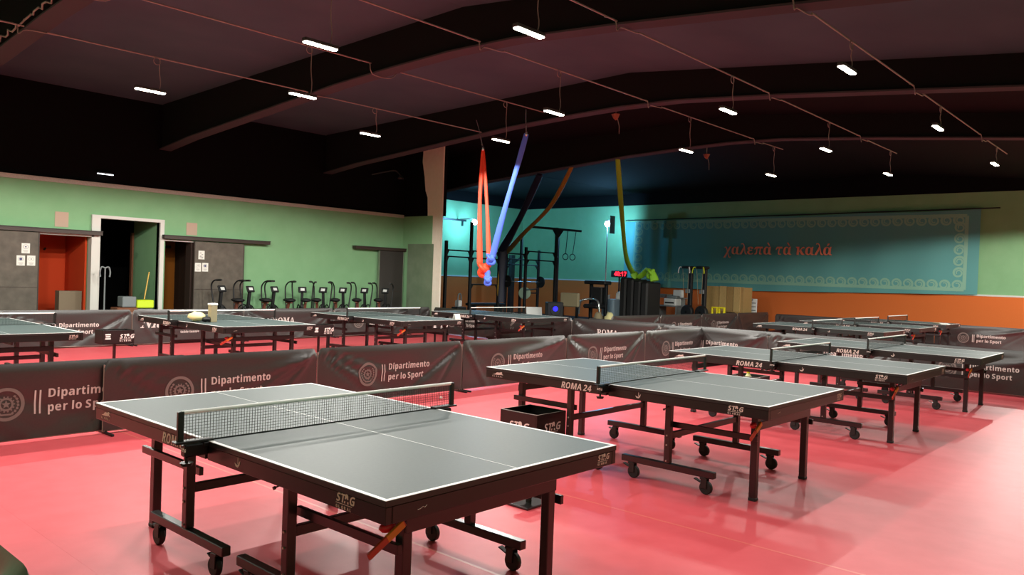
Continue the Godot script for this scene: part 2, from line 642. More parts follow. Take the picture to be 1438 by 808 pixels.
	L.box(Vector3(-0.7612, 0.715, 0.3), Vector3(0.001, 0.03, 0.004))
	var front := func(x: float, y: float) -> Transform3D: return Transform3D(Basis(), Vector3(x, y, 1.3681))
	maker_mark(L, 0.03, front.call(0.6, 0.7))
	var scr := MB.new()
	scr.tube([front.call(-0.6, 0.696) * Vector3(0, 0, 0), front.call(-0.585, 0.698) * Vector3.ZERO, front.call(-0.572, 0.704) * Vector3.ZERO, front.call(-0.563, 0.699) * Vector3.ZERO, front.call(-0.552, 0.706) * Vector3.ZERO], 0.0012, 4)
	L.add(scr.commit(), Transform3D())
	put("lettering", L, M.lettering, t)
	L = MB.new()
	maker_mark(L, 0.016, Transform3D(FACE_LEFT, Vector3(-0.881, 0.722, -0.02)), false)
	put("clamp_lettering", L, M.lettering_white, t)
	return t

func tag_part(o: Node, kind: String) -> void:
	o.set_meta("kind", kind)

# ---------------------------------------------------------------- barrier panel (2.33 m by 0.7 m, left end at the origin, face to +Z)
const BW := 2.33
const BH := 0.7
var fold_sets := []

func fold_set(k: int) -> Array:
	var r := RandomNumberGenerator.new()
	r.seed = 77 + k * 13
	var out := []
	for i in 9:
		var side := i % 2
		var x0 := 0.03 if side == 0 else BW - 0.03
		var ang := r.randf_range(0.15, 1.0)
		out.append([Vector2(x0, BH - r.randf_range(0.02, 0.08)), Vector2(cos(ang) * (1.0 if side == 0 else -1.0), -sin(ang)), r.randf_range(0.018, 0.04), r.randf_range(-0.05, 0.06), r.randf_range(0.35, 0.9)])
	out.append([r.randf_range(0, 6.0), r.randf_range(2.0, 4.5), r.randf_range(0.01, 0.018)])
	return out

func fold(s: Array, x: float, y: float) -> float:
	var z := 0.0
	for i in 9:
		var f: Array = s[i]
		var d: Vector2 = Vector2(x, y) - f[0]
		var along: float = d.dot(f[1])
		if along > 0.0:
			var off: float = absf(d.x * f[1].y - d.y * f[1].x)
			var w: float = f[2] * (0.4 + along)
			z += f[3] * exp(-off * off / (w * w)) * minf(along * 8.0, 1.0) * exp(-along / f[4])
	var g: Array = s[9]
	z += g[2] * sin(x * g[1] + g[0]) * sin(y * 6.0)
	return z * clampf((BH - 0.02 - y) * 12.0, 0.0, 1.0)

# the fold depth as the cover's own grid has it, so that print lies on the cloth
func grid_fold(s: Array, x: float, y: float) -> float:
	var gx := clampf(x / BW * 72.0, 0.0, 71.99)
	var gy := clampf((y - 0.035) / (BH - 0.035) * 16.0, 0.0, 15.99)
	var x0 := floorf(gx) * BW / 72.0
	var x1 := (floorf(gx) + 1.0) * BW / 72.0
	var y0 := 0.035 + floorf(gy) * (BH - 0.035) / 16.0
	var y1 := 0.035 + (floorf(gy) + 1.0) * (BH - 0.035) / 16.0
	var fx := gx - floorf(gx)
	var fy := gy - floorf(gy)
	return lerpf(lerpf(fold(s, x0, y0), fold(s, x1, y0), fx), lerpf(fold(s, x0, y1), fold(s, x1, y1), fx), fy)

func barrier_mesh(k: int) -> ArrayMesh:
	while fold_sets.size() <= k:
		fold_sets.append(fold_set(fold_sets.size()))
	var s: Array = fold_sets[k]
	var b := MB.new()
	var nx := 72
	var ny := 16
	var rows := []
	for side in 2:
		for jj in ny + 1:
			var j := jj if side == 0 else ny - jj
			var base := b.v.size()
			for i in nx + 1:
				var x := BW * i / nx
				var d := minf(x, BW - x)
				var drop := 0.0
				if d < 0.06:
					drop = 0.06 - sqrt(maxf(0.0, 0.0036 - (0.06 - d) * (0.06 - d)))
				var y := 0.035 + (BH - 0.035 - drop) * j / ny
				var th := 0.014 * clampf((BH - drop - y) * 40.0, 0.0, 1.0)
				var z := (th + fold(s, x, y)) if side == 0 else -th
				b.v.append(Vector3(x, y, z))
				b.n.append(Vector3.ZERO)
			rows.append(base)
	for r in rows.size() - 1:
		for i in nx:
			var a: int = rows[r] + i
			var c: int = rows[r + 1] + i
			b.ix.append_array([a, c + 1, a + 1, a, c, c + 1])
	# smooth normals
	for q in range(0, b.ix.size(), 3):
		var a: Vector3 = b.v[b.ix[q]]
		var nn: Vector3 = (b.v[b.ix[q + 2]] - a).cross(b.v[b.ix[q + 1]] - a)
		for e in 3:
			b.n[b.ix[q + e]] += nn
	for q in b.n.size():
		b.n[q] = b.n[q].normalized()
	return b.commit()

func emblem(mb: MB, xf: Transform3D, r: float, disp) -> void:
	var e := MB.new()
	var annulus := func(r0: float, r1: float, c: Vector2, seg: int) -> void:
		for i in seg:
			var a := TAU * i / seg
			var b := TAU * (i + 1) / seg
			e.quad(Vector3(c.x + cos(a) * r0, c.y + sin(a) * r0, 0), Vector3(c.x + cos(a) * r1, c.y + sin(a) * r1, 0), Vector3(c.x + cos(b) * r1, c.y + sin(b) * r1, 0), Vector3(c.x + cos(b) * r0, c.y + sin(b) * r0, 0))
	annulus.call(r * 0.8, r, Vector2.ZERO, 32)
	annulus.call(r * 0.28, r * 0.4, Vector2.ZERO, 20)
	for i in 14:
		var a := TAU * i / 14
		var o := Vector2(cos(a), sin(a))
		var p := Vector2(-o.y, o.x) * r * 0.04
		e.quad(Vector3(o.x * r * 0.4 - p.x, o.y * r * 0.4 - p.y, 0), Vector3(o.x * r * 0.48 - p.x, o.y * r * 0.48 - p.y, 0), Vector3(o.x * r * 0.48 + p.x, o.y * r * 0.48 + p.y, 0), Vector3(o.x * r * 0.4 + p.x, o.y * r * 0.4 + p.y, 0))
	for i in 5:
		var a := PI / 2 + TAU * i / 5
		var t := Vector3(cos(a), sin(a), 0) * r * 0.27
		var l := Vector3(cos(a + 0.63), sin(a + 0.63), 0) * r * 0.11
		var q := Vector3(cos(a - 0.63), sin(a - 0.63), 0) * r * 0.11
		e.quad(Vector3.ZERO, q, t, l)
	for sgn in [-1.0, 1.0]:
		for i in 7:
			var a: float = PI / 2 + sgn * (0.7 + 0.3 * i)
			var o := Vector3(cos(a), sin(a), 0)
			var tt: Vector3 = Vector3(-o.y, o.x, 0) * sgn
			e.quad(o * r * 0.56, o * r * 0.6 + tt * r * 0.16, o * r * 0.72 + tt * r * 0.1, o * r * 0.68 - tt * r * 0.02)
	e.quad(Vector3(-r * 0.3, -r * 0.66, 0), Vector3(r * 0.3, -r * 0.66, 0), Vector3(r * 0.3, -r * 0.56, 0), Vector3(-r * 0.3, -r * 0.56, 0))
	mb.add(e.commit(), xf, 0.0, disp)

var cover_cache := {}
var print_cache := {}

func barrier(label: String, at: Vector3, turn: float, look: int, print_kind: String, group := "grey court barriers") -> void:
	var t := thing("barrier_panel", label, "barrier", at, turn, group)
	if not cover_cache.has(look):
		cover_cache[look] = barrier_mesh(look)
	var cover := put_mesh("fabric_cover", cover_cache[look], M.barrier, t)
	if not cover_cache.has("frame"):
		var b := MB.new()
		for x in [0.004, BW - 0.004]:
			b.cyl(Vector3(x, 0.03, 0), Vector3(x, BH - 0.05, 0), 0.009, 0.009, 8)
		b.cyl(Vector3(0.0, 0.03, 0), Vector3(BW, 0.03, 0), 0.008, 0.008, 8)
		cover_cache["frame"] = b.commit()
		for k in 2:
			b = MB.new()
			var x := 0.03 if k == 0 else BW - 0.03
			b.bar(Vector3(x, 0.012, -0.17), Vector3(x, 0.012, 0.17), 0.025, 0.022, 0.004)
			b.cyl(Vector3(x, 0.015, 0), Vector3(x, 0.06, 0), 0.011, 0.011, 8)
			cover_cache["foot%d" % k] = b.commit()
	put_mesh("tube_frame", cover_cache["frame"], M.tube_grey, t)
	put_mesh("foot", cover_cache["foot0"], M.rubber_black, t)
	put_mesh("foot", cover_cache["foot1"], M.rubber_black, t)
	if print_kind == "":
		return
	var key := print_kind + str(look)
	if not print_cache.has(key):
		var s: Array = fold_sets[look]
		var d := func(ox: float, oy: float) -> Callable: return func(p: Vector3) -> float: return grid_fold(s, p.x + 0.0 * ox, p.y + 0.0 * oy) + 0.0178
		var L := MB.new()
		var E := MB.new()
		var line := func(m: MB, txt: String, cap: float, x: float, y: float, face := "Droid Sans", shear := 0.0) -> void:
			word(m, txt, cap, Transform3D(Basis(), Vector3(x, y, 0)), face, 600, shear, 0.0, 0.0006, d.call(x, y))
		match print_kind:
			"department":
				line.call(L, "Dipartimento", 0.078, 1.05, 0.385)
				line.call(L, "per lo Sport", 0.078, 1.05, 0.255)
				for x in [0.945, 0.985]:
					for q in 7:
						L.add(one_box(Vector3.ZERO, Vector3(0.014, 0.03, 0.0006)).commit(), Transform3D(Basis(), Vector3(x, 0.26 + 0.03 * q, 0)), 0.0, d.call(x, 0.35))
				emblem(E, Transform3D(Basis(), Vector3(0.72, 0.35, 0)), 0.145, d.call(0.72, 0.35))
			"signature":
				line.call(L, "Nicky", 0.2, 0.12, 0.34, "Droid Serif", 0.35)
				line.call(L, "Roma", 0.12, 0.95, 0.38, "Droid Serif", 0.3)
				line.call(L, "table tennis", 0.05, 0.95, 0.22, "Droid Sans", 0.0)
			"roma":
				line.call(L, "ROMA", 0.13, 0.7, 0.36, "Droid Serif", 0.0)
				line.call(L, "ROMA", 0.08, 0.7, 0.2, "Droid Sans", 0.0)
			"crest":
				for g in [[0.5, 0.44], [0.86, 0.44]]:
					E.add(one_box(Vector3.ZERO, Vector3(0.16, 0.05, 0.0006)).commit(), Transform3D(Basis(Vector3.BACK, 0.7 if g[0] < 0.6 else 0.0), Vector3(g[0], g[1], 0)), 0.0, d.call(g[0], g[1]))
				var sh := MB.new()
				sh.prism(PackedVector2Array([Vector2(-0.09, 0.06), Vector2(0.09, 0.06), Vector2(0.08, -0.02), Vector2(0, -0.1), Vector2(-0.08, -0.02)]), 0.0006)
				L.add(sh.commit(), Transform3D(Basis(), Vector3(0.86, 0.32, 0)), 0.0, d.call(0.86, 0.32))
				line.call(L, "||", 0.08, 0.44, 0.27, "Droid Sans", 0.2)
		print_cache[key] = [L.commit() if L.v.size() else null, E.commit() if E.v.size() else null]
	var pr: Array = print_cache[key]
	if pr[0]:
		put_mesh("printed_lettering", pr[0], M.barrier_print, cover)
	if pr[1]:
		put_mesh("printed_emblem", pr[1], M.barrier_print_faint, cover)

# ---------------------------------------------------------------- the hall
func struct(called: String, mb: MB, material: Material, label: String, category: String) -> MeshInstance3D:
	var o := put(called, mb, material)
	tag(o, label, category, "", "structure")
	return o

func span(b: MB, x0: float, x1: float, y0: float, y1: float, z0: float, z1: float) -> void:
	b.box(Vector3((x0 + x1) / 2, (y0 + y1) / 2, (z0 + z1) / 2), Vector3(x1 - x0, y1 - y0, z1 - z0))

func slab(x0: float, x1: float, y0: float, y1: float, z0: float, z1: float) -> MB:
	var b := MB.new()
	span(b, x0, x1, y0, y1, z0, z1)
	return b

const SOFFIT := [[-23.4, 3.55], [-17.3, 4.13], [-16.0, 4.28], [-12.8, 4.53], [-10.9, 4.68], [-9.4, 4.75], [-8.2, 4.785], [-7.0, 4.765], [-5.3, 4.64], [-3.3, 4.46], [-1.8, 4.32], [1.6, 4.0]]
const ROOF := [[-17.5, 5.1], [-8.0, 5.38], [-1.8, 4.75], [1.8, 4.4]]

func hall() -> void:
	var floor_base := struct("floor", slab(-1.5, 27.3, -0.2, -0.004, -23.8, 1.9), M.rubber, "dark rubber base floor of the whole hall", "floor")
	var k := 0
	var x := -1.4
	while x < 24.8:
		var x1 := minf(x + 1.515, 24.9)
		var z0 := -15.85 if x < 14.3 else -11.4
		var b := slab(x, x1 - 0.0006, -0.004, 0.0, z0, 1.7)
		var roll := put("vinyl_roll", b, M.floor, floor_base)
		if k == 2 or k == 3:
			b = slab(x1 - 0.014, x1 + 0.006, 0.0, 0.0006, z0, 1.7)
			put("welded_seam", b, M.floor_seam, roll)
		x = x1
		k += 1
	# left wall with its three openings
	var b := MB.new()
	for o in [[-1.5, 5.36, 0.0, 3.2], [5.36, 6.34, 2.11, 3.2], [6.34, 6.5, 0.0, 3.2], [6.5, 7.74, 2.51, 3.2], [7.74, 7.88, 0.0, 3.2], [7.88, 8.5, 2.12, 3.2], [8.5, 14.95, 0.0, 3.2]]:
		span(b, o[0], o[1], o[2], o[3], -17.5, -17.3)
	struct("wall_left", b, M.green, "green painted side wall behind the exercise bikes", "wall")
	struct("wall_left_upper", slab(-1.5, 14.95, 3.2, 5.6, -17.56, -17.36), M.black_wall, "black upper wall above the green side wall", "wall")
	struct("trim_1", slab(-1.5, 14.7, 3.16, 3.245, -17.36, -17.27), M.plaster, "bare plaster ledge along the top of the green side wall", "trim")
	# return wall and the unpainted column at its end
	struct("wall_return", slab(14.71, 14.95, 0.0, 3.2, -17.3, -16.08), M.green, "short green return wall beside the dark sliding door", "wall")
	struct("trim_2", slab(14.7, 14.712, 0.0, 2.42, -17.06, -16.0), M.green_grey, "worn grey green panel on the short return wall", "wall panel")
	b = MB.new()
	var poly := PackedVector2Array()
	for p in [[-15.72, 0.0], [-15.74, 5.12], [-15.94, 5.16], [-16.56, 5.1], [-16.58, 4.72], [-16.48, 4.3], [-16.42, 3.9], [-16.33, 3.72], [-16.3, 3.3], [-16.3, 0.0]]:
		poly.append(Vector2(p[0], p[1]))
	b.prism(poly, 0.05, Transform3D(FACE_LEFT, Vector3(14.772, 0, 0)))
	struct("wall_column", b, M.cream, "tall unpainted cream column at the end of the green wall", "column")
	struct("wall_partition", slab(14.75, 14.95, 0.0, 5.6, -23.6, -17.3), M.black_wall, "partition between the corridor and the gym corner", "wall")
	struct("wall_partition_upper", slab(14.778, 14.95, 3.2, 5.6, -17.3, -15.8), M.black_wall, "black upper partition above the return wall", "wall")
	# far walls
	struct("wall_right", slab(27.0, 27.25, 0.0, 4.65, -23.7, 1.8), M.green, "green end wall behind the long banner", "wall")
	struct("wall_right_upper", slab(27.02, 27.25, 4.65, 5.9, -23.7, 1.8), M.black_wall, "black gable above the green end wall", "wall")
	struct("wall_right_lower", slab(26.95, 27.0, 0.0, 1.52, -23.5, 1.7), M.orange, "orange painted lower band of the end wall", "wall")
	struct("trim_3", slab(26.94, 27.0, 1.52, 1.57, -23.5, 1.7), M.white_trim, "thin white rail along the end wall above the orange band", "trim")
	struct("wall_back", slab(14.9, 27.0, 0.0, 4.65, -23.7, -23.45), M.green, "green wall of the gym corner behind the rigs", "wall")
	struct("wall_back_upper", slab(14.9, 27.0, 4.65, 5.6, -23.7, -23.47), M.black_wall, "black upper wall of the gym corner", "wall")
	struct("wall_back_lower", slab(14.95, 26.95, 0.0, 1.52, -23.45, -23.4), M.orange, "orange painted lower band of the gym corner wall", "wall")
	struct("trim_4", slab(14.95, 26.95, 1.52, 1.57, -23.45, -23.39), M.white_trim, "thin white rail on the gym corner wall above the orange band", "trim")
	struct("wall_near", slab(-1.5, 27.3, 0.0, 5.6, 1.7, 1.9), M.green, "green long wall behind the viewer", "wall")
	struct("wall_behind", slab(-1.6, -1.4, 0.0, 5.6, -17.5, 1.9), M.green, "green end wall behind the viewer", "wall")
	# roof
	b = MB.new()
	poly = PackedVector2Array()
	for p in ROOF:
		poly.append(Vector2(p[0], p[1]))
	for i in ROOF.size():
		var p: Array = ROOF[ROOF.size() - 1 - i]
		poly.append(Vector2(p[0], p[1] + 0.2))
	var across := Transform3D(Basis(Vector3(0, 0, 1), Vector3(0, 1, 0), Vector3(-1, 0, 0)), Vector3(27.3, 0, 0))
	b.prism(poly, 13.7, Transform3D(across.basis, Vector3(12.1, 0, 0)))
	struct("ceiling", b, M.ceiling, "dark pitched ceiling over the near bays of the hall", "ceiling")
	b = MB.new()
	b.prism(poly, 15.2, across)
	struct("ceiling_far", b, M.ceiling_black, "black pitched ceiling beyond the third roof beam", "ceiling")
	struct("ceiling_gym", slab(14.7, 27.3, 5.1, 5.3, -23.8, -17.4), M.black_wall, "black ceiling over the gym corner", "ceiling")
	# beams
	for i in 4:
		var bx: float = [3.5, 7.82, 12.08, 16.4][i]
		poly = PackedVector2Array()
		var z_end := -17.3 if i < 3 else -23.4
		for p in SOFFIT:
			if p[0] >= z_end:
				poly.append(Vector2(p[0], p[1]))
		for p in [[1.6, 4.45], [-1.8, 4.77], [-8.0, 5.4], [-17.3, 5.12]]:
			poly.append(Vector2(p[0], p[1]))
		if i == 3:
			poly.append(Vector2(-23.4, 5.12))
		b = MB.new()
		b.prism(poly, 0.14, Transform3D(across.basis, Vector3(bx + 0.07, 0, 0)))
		var beam := struct("trim_%d" % (5 + i), b, M.beam, "%s dark roof beam counted from the near end, spanning the hall" % ["first", "second", "third", "fourth"][i], "beam")
		b = MB.new()
		for j in SOFFIT.size() - 1:
			var p: Array = SOFFIT[j]
			var q: Array = SOFFIT[j + 1]
			if p[0] >= z_end:
				b.bar(Vector3(bx, p[1] - 0.01, p[0]), Vector3(bx, q[1] - 0.01, q[0]), 0.26, 0.025)
		put("flange", b, M.flange, beam)
	doors()

func door_frame(n: int, label: String, rects: Array) -> void:
	var b := MB.new()
	for r in rects:
		span(b, r[0], r[1], r[2], r[3], -17.42, -17.24)
	struct("trim_%d" % n, b, M.white_trim, label, "door frame")

func rail(n: int, label: String, x0: float, x1: float, y: float) -> void:
	var b := MB.new()
	span(b, x0, x1, y - 0.035, y + 0.035, -17.26, -17.12)
	var o := struct("trim_%d" % n, b, M.rail, label, "door rail")
	b = MB.new()
	span(b, x0, x1, y + 0.035, y + 0.05, -17.28, -17.1)
	put("rail_cap", b, M.door_dark, o)

func doors() -> void:
	door_frame(9, "white frame around the tall dark doorway", [[6.33, 6.5, 0, 2.575], [7.74, 7.83, 0, 2.575], [6.5, 7.74, 2.51, 2.575]])
	door_frame(10, "white lintel over the doorway of the red room", [[5.34, 6.37, 2.11, 2.15]])
	door_frame(11, "white lintel over the narrow ochre doorway", [[7.83, 9.1, 2.12, 2.15]])
	rail(12, "dark sliding door rail above the red room", 1.5, 6.5, 2.185)
	rail(13, "dark sliding door rail right of the tall doorway", 7.78, 10.37, 2.2)
	rail(14, "short dark sliding door rail by the return wall", 12.93, 14.7, 2.235)
	# sliding doors
	var spec := [[1, 3.2, 5.34, 2.14, M.door_grey, "grey sliding door panel left of the red room"], [2, 8.5, 9.71, 2.14, M.door_grey, "grey sliding door panel behind the first exercise bike"], [3, 13.79, 14.65, 2.2, M.door_dark, "dark sliding door beside the return wall"]]
	for s in spec:
		var b := MB.new()
		b.box(Vector3((s[1] + s[2]) / 2, s[3] / 2 + 0.005, -17.2), Vector3(s[2] - s[1], s[3] - 0.01, 0.05), 0.004)
		var d := struct("door_%d" % s[0], b, s[4], s[5], "door")
		b = MB.new()
		b.box(Vector3((s[1] + s[2]) / 2, 1.06, -17.173), Vector3(s[2] - s[1], 0.012, 0.006))
		put("panel_joint", b, M.rail, d)
		for xx in [s[1], s[2]]:
			b = MB.new()
			b.box(Vector3(xx, s[3] / 2 + 0.005, -17.2), Vector3(0.02, s[3] - 0.01, 0.062), 0.003)
			put("edge_strip", b, M.rail if s[0] != 3 else M.green_grey, d)
	# small rooms behind the openings
	struct("wall_red_room", slab(3.2, 6.42, 0, 2.6, -18.75, -18.6), M.red_wall, "red back wall inside the left doorway", "wall")
	struct("wall_red_room_right", slab(6.3, 6.42, 0, 2.6, -18.6, -17.5), M.red_wall, "orange red side wall inside the left doorway", "wall")
	struct("wall_red_room_left", slab(3.2, 3.35, 0, 2.6, -18.6, -17.5), M.red_wall, "red far side wall inside the left doorway", "wall")
	struct("ceiling_red_room", slab(3.2, 6.42, 2.6, 2.7, -18.75, -17.5), M.red_wall, "ceiling of the red room", "ceiling")
	struct("wall_corridor_right", slab(7.74, 7.86, 0, 2.8, -18.6, -17.5), M.green, "green corridor wall inside the tall doorway", "wall")
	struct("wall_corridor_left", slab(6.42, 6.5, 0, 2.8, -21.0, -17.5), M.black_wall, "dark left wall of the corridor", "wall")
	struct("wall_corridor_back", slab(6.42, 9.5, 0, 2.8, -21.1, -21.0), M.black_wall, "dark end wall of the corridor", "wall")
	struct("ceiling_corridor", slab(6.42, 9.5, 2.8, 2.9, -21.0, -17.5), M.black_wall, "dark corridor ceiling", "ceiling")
	struct("trim_15", slab(7.7, 7.8, 0, 2.3, -18.68, -18.58), M.brown_crate, "brown wooden door post inside the tall doorway", "post")
	struct("wall_ochre_back", slab(7.86, 9.5, 0, 2.6, -18.75, -18.6), M.ochre, "ochre back wall inside the narrow doorway", "wall")
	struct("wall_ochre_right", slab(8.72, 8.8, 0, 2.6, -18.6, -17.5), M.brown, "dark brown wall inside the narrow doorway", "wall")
	struct("ceiling_ochre", slab(7.86, 9.5, 2.6, 2.7, -18.75, -17.5), M.ochre, "ceiling of the ochre room", "ceiling")
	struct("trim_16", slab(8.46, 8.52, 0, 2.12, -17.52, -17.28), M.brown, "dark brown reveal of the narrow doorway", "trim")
	tag(put("coat_rail", slab(7.95, 8.6, 1.98, 2.05, -18.6, -18.56), M.brown), "dark coat rail on the ochre wall inside the narrow doorway", "coat rail")
	var pegs := thing("peg_rail", "row of three dark coat pegs on the red wall", "coat pegs", Vector3(5.7, 1.82, -18.6))
	put("rail", slab(-0.3, 0.3, -0.03, 0.03, 0.0, 0.015), M.red_wall, pegs)
	for i in 3:
		var b := MB.new()
		b.cyl(Vector3(-0.22 + 0.2 * i, 0, 0.015), Vector3(-0.22 + 0.2 * i, 0.03, 0.08), 0.018, 0.022, 8)
		put("peg", b, M.brown, pegs)
	tag(put("bench_panel", slab(5.85, 6.28, 0.0, 0.98, -17.78, -17.55), M.beige), "beige panel standing in the red room doorway", "panel")
	# bare patches left by removed signs
	tag(put("plaster_patch", slab(5.65, 5.9, 2.28, 2.58, -17.3, -17.292), M.patch), "bare pinkish patch on the green wall above the red room", "wall patch")
	tag(put("plaster_patch", slab(8.35, 8.6, 2.28, 2.56, -17.3, -17.292), M.patch), "bare pinkish patch on the green wall above the narrow doorway", "wall patch")
	# notices on the sliding doors
	var where := [[5.11, 1.815, "blue ringed notice, topmost of three on the door left of the red room"], [5.03, 1.575, "notice with dark figure, lower left of three on the door left of the red room"], [5.21, 1.58, "grey ringed notice, lower right of three on the door left of the red room"],
		[8.66, 1.84, "notice with dark print, topmost of three on the door behind the bike"], [8.585, 1.56, "grey ringed notice, lower left of three on the door behind the bike"], [8.755, 1.565, "notice with dark figure, lower right of three on the door behind the bike"]]
	for i in where.size():
		var w: Array = where[i]
		var nt := thing("door_notice", w[2], "notice", Vector3(w[0], w[1], -17.173), 0.0, "paper notices on the sliding doors")
		put("sheet", slab(-0.072, 0.072, -0.098, 0.098, 0, 0.003), M.paper, nt)
		var b := MB.new()
		if i == 3:
			for q in 4:
				b.box(Vector3(-0.02 + 0.04 * (q % 2), 0.045 - 0.035 * q, 0.0035), Vector3(0.035, 0.02, 0.001))
		else:
			var pts := []
			for q in 20:
				pts.append(Vector3(cos(TAU * q / 20.0) * 0.045, 0.03 + sin(TAU * q / 20.0) * 0.04, 0.0035))
			b.tube(pts, 0.007, 5, true, 0.3)
			b.cyl(Vector3(0, 0.03, 0.003), Vector3(0, 0.03, 0.0042), 0.026 if i in [1, 5] else 0.014, 0.026 if i in [1, 5] else 0.014, 14)
		put("pictogram", b, M.paper_ink if i in [0, 1, 5] else M.paper_text, nt)
		b = MB.new()
		for q in 3:
			b.box(Vector3(0, -0.04 - 0.016 * q, 0.0035), Vector3(0.09 - 0.015 * q, 0.006, 0.001))
		put("text_line", b, M.paper_text, nt)

# ---------------------------------------------------------------- lamps
func make_lamp(label: String, drop: float, strength: float) -> Node3D:
	var t := thing("hanging_lamp", label, "lamp", Vector3.ZERO, 0.0, "LED batten lamps hung from the conduits")
	var b := MB.new()
	b.box(Vector3(0, 0.03, 0), Vector3(0.44, 0.04, 0.075), 0.006)
	put("housing", b, M.lamp_body, t)
	for s in [-1.0, 1.0]:
		b = MB.new()
		b.box(Vector3(s * 0.11, 0.003, 0), Vector3(0.2, 0.02, 0.07), 0.006)
		put("led_strip", b, M.led, t)
	b = MB.new()
	var pts := []
	for i in 9:
		pts.append(Vector3(0.13 + 0.012 * sin(i * 0.8), 0.05 + (drop - 0.05) * i / 8.0, 0.008 * sin(i * 1.3)))
	b.tube(pts, 0.006, 5)
	put("cord", b, M.conduit, t)
	b = MB.new()
	pts = []
	for i in 14:
		var a := TAU * i / 14
		pts.append(Vector3(0.13 - 0.05 + cos(a) * 0.05, drop - 0.05 + sin(a) * 0.05, 0.01))
	b.tube(pts, 0.006, 5, true)
	put("cord_loop", b, M.conduit, t)
	for sg in [-1.0, 1.0]:
		var l := SpotLight3D.new()
		l.name = "lamp_light"
		l.light_color = Color(1.0, 0.985, 0.95)
		l.light_energy = LAMP_ENERGY * 0.5 * strength
		l.light_size = 0.035
		l.spot_angle = 84.0
		l.spot_angle_attenuation = 0.12
		l.spot_range = 30.0
		l.spot_attenuation = 2.0
		l.shadow_enabled = true
		l.rotation = Vector3(-PI / 2, 0, 0)
		l.position = Vector3(sg * 0.11, -0.045, 0)
		t.add_child(l, true)
	return t

const LAMP_ENERGY := 3.7
const ROWS := [
	[-11.55, 4.6, [0.9, 4.98, 8.96], "row nearest the green bike wall"],
	[-9.86, 4.83, [2.2, 6.42, 10.65], "second row from the bike wall"],
	[-7.5, 4.76, [1.0, 5.09, 9.26, 13.27, 17.12], "row above the long barrier line"],
	[-5.28, 4.62, [2.0, 6.07, 10.5, 14.36, 18.04], "row left of the near tables"],
	[-3.18, 4.45, [5.1, 9.2, 13.21, 17.45, 21.75], "row farthest right in view"],
	[-1.0, 4.25, [3.1, 19.5, 23.6], "row beyond the right picture edge"]]

func lamps() -> void:
	var ord := ["first", "second", "third", "fourth", "fifth", "sixth"]
	for r in ROWS.size():
		var row: Array = ROWS[r]
		for i in row[2].size():
			var l := make_lamp("LED lamp, %s from the near end in the %s" % [ord[i], row[3]], row[1] - LAMP_Y, 3.0 if r < 2 else 3.6 if row[2][i] > 19.0 else 0.9 if r == 5 else 1.0)
			l.position = Vector3(row[2][i], LAMP_Y, row[0])
		if r == 5:
			continue
		var t := thing("lamp_conduit", "thin grey conduit carrying the lamps of the %s" % row[3], "conduit", Vector3(0, row[1], row[0]), 0.0, "conduits under the ceiling")
		for seg in [[-1.3, 3.35], [3.62, 7.62], [8.1, 11.86], [12.32, 16.1], [16.62, 18.6]]:
			if seg[0] > row[2][-1] + 0.4:
				continue
			var b := MB.new()
			var x1: float = minf(seg[1], row[2][-1] + 0.6) if seg[0] > 8.0 and r > 1 else seg[1]
			b.cyl(Vector3(seg[0], 0, 0), Vector3(x1, 0.015, 0), 0.011, 0.011, 6)
			put("pipe", b, M.conduit, t)
		for bx in [3.5, 7.82, 12.08, 16.4]:
			if bx > row[2][-1] + 0.6:
				continue
			var b := MB.new()
			var dy: float = soffit_at(row[0]) - row[1] - 0.035
			b.tube(path([Vector3(bx - 0.45, 0.0, 0), Vector3(bx - 0.24, 0.02, 0), Vector3(bx - 0.22, -0.1, 0.02), Vector3(bx - 0.12, dy - 0.02, 0), Vector3(bx + 0.2, dy, 0), Vector3(bx + 0.35, 0.01, 0)], 4), 0.008, 5)
			put("cable_bend", b, M.conduit, t)

func soffit_at(z: float) -> float:
	for i in SOFFIT.size() - 1:
		if z <= SOFFIT[i + 1][0]:
			return lerpf(SOFFIT[i][1], SOFFIT[i + 1][1], (z - SOFFIT[i][0]) / (SOFFIT[i + 1][0] - SOFFIT[i][0]))
	return 4.0

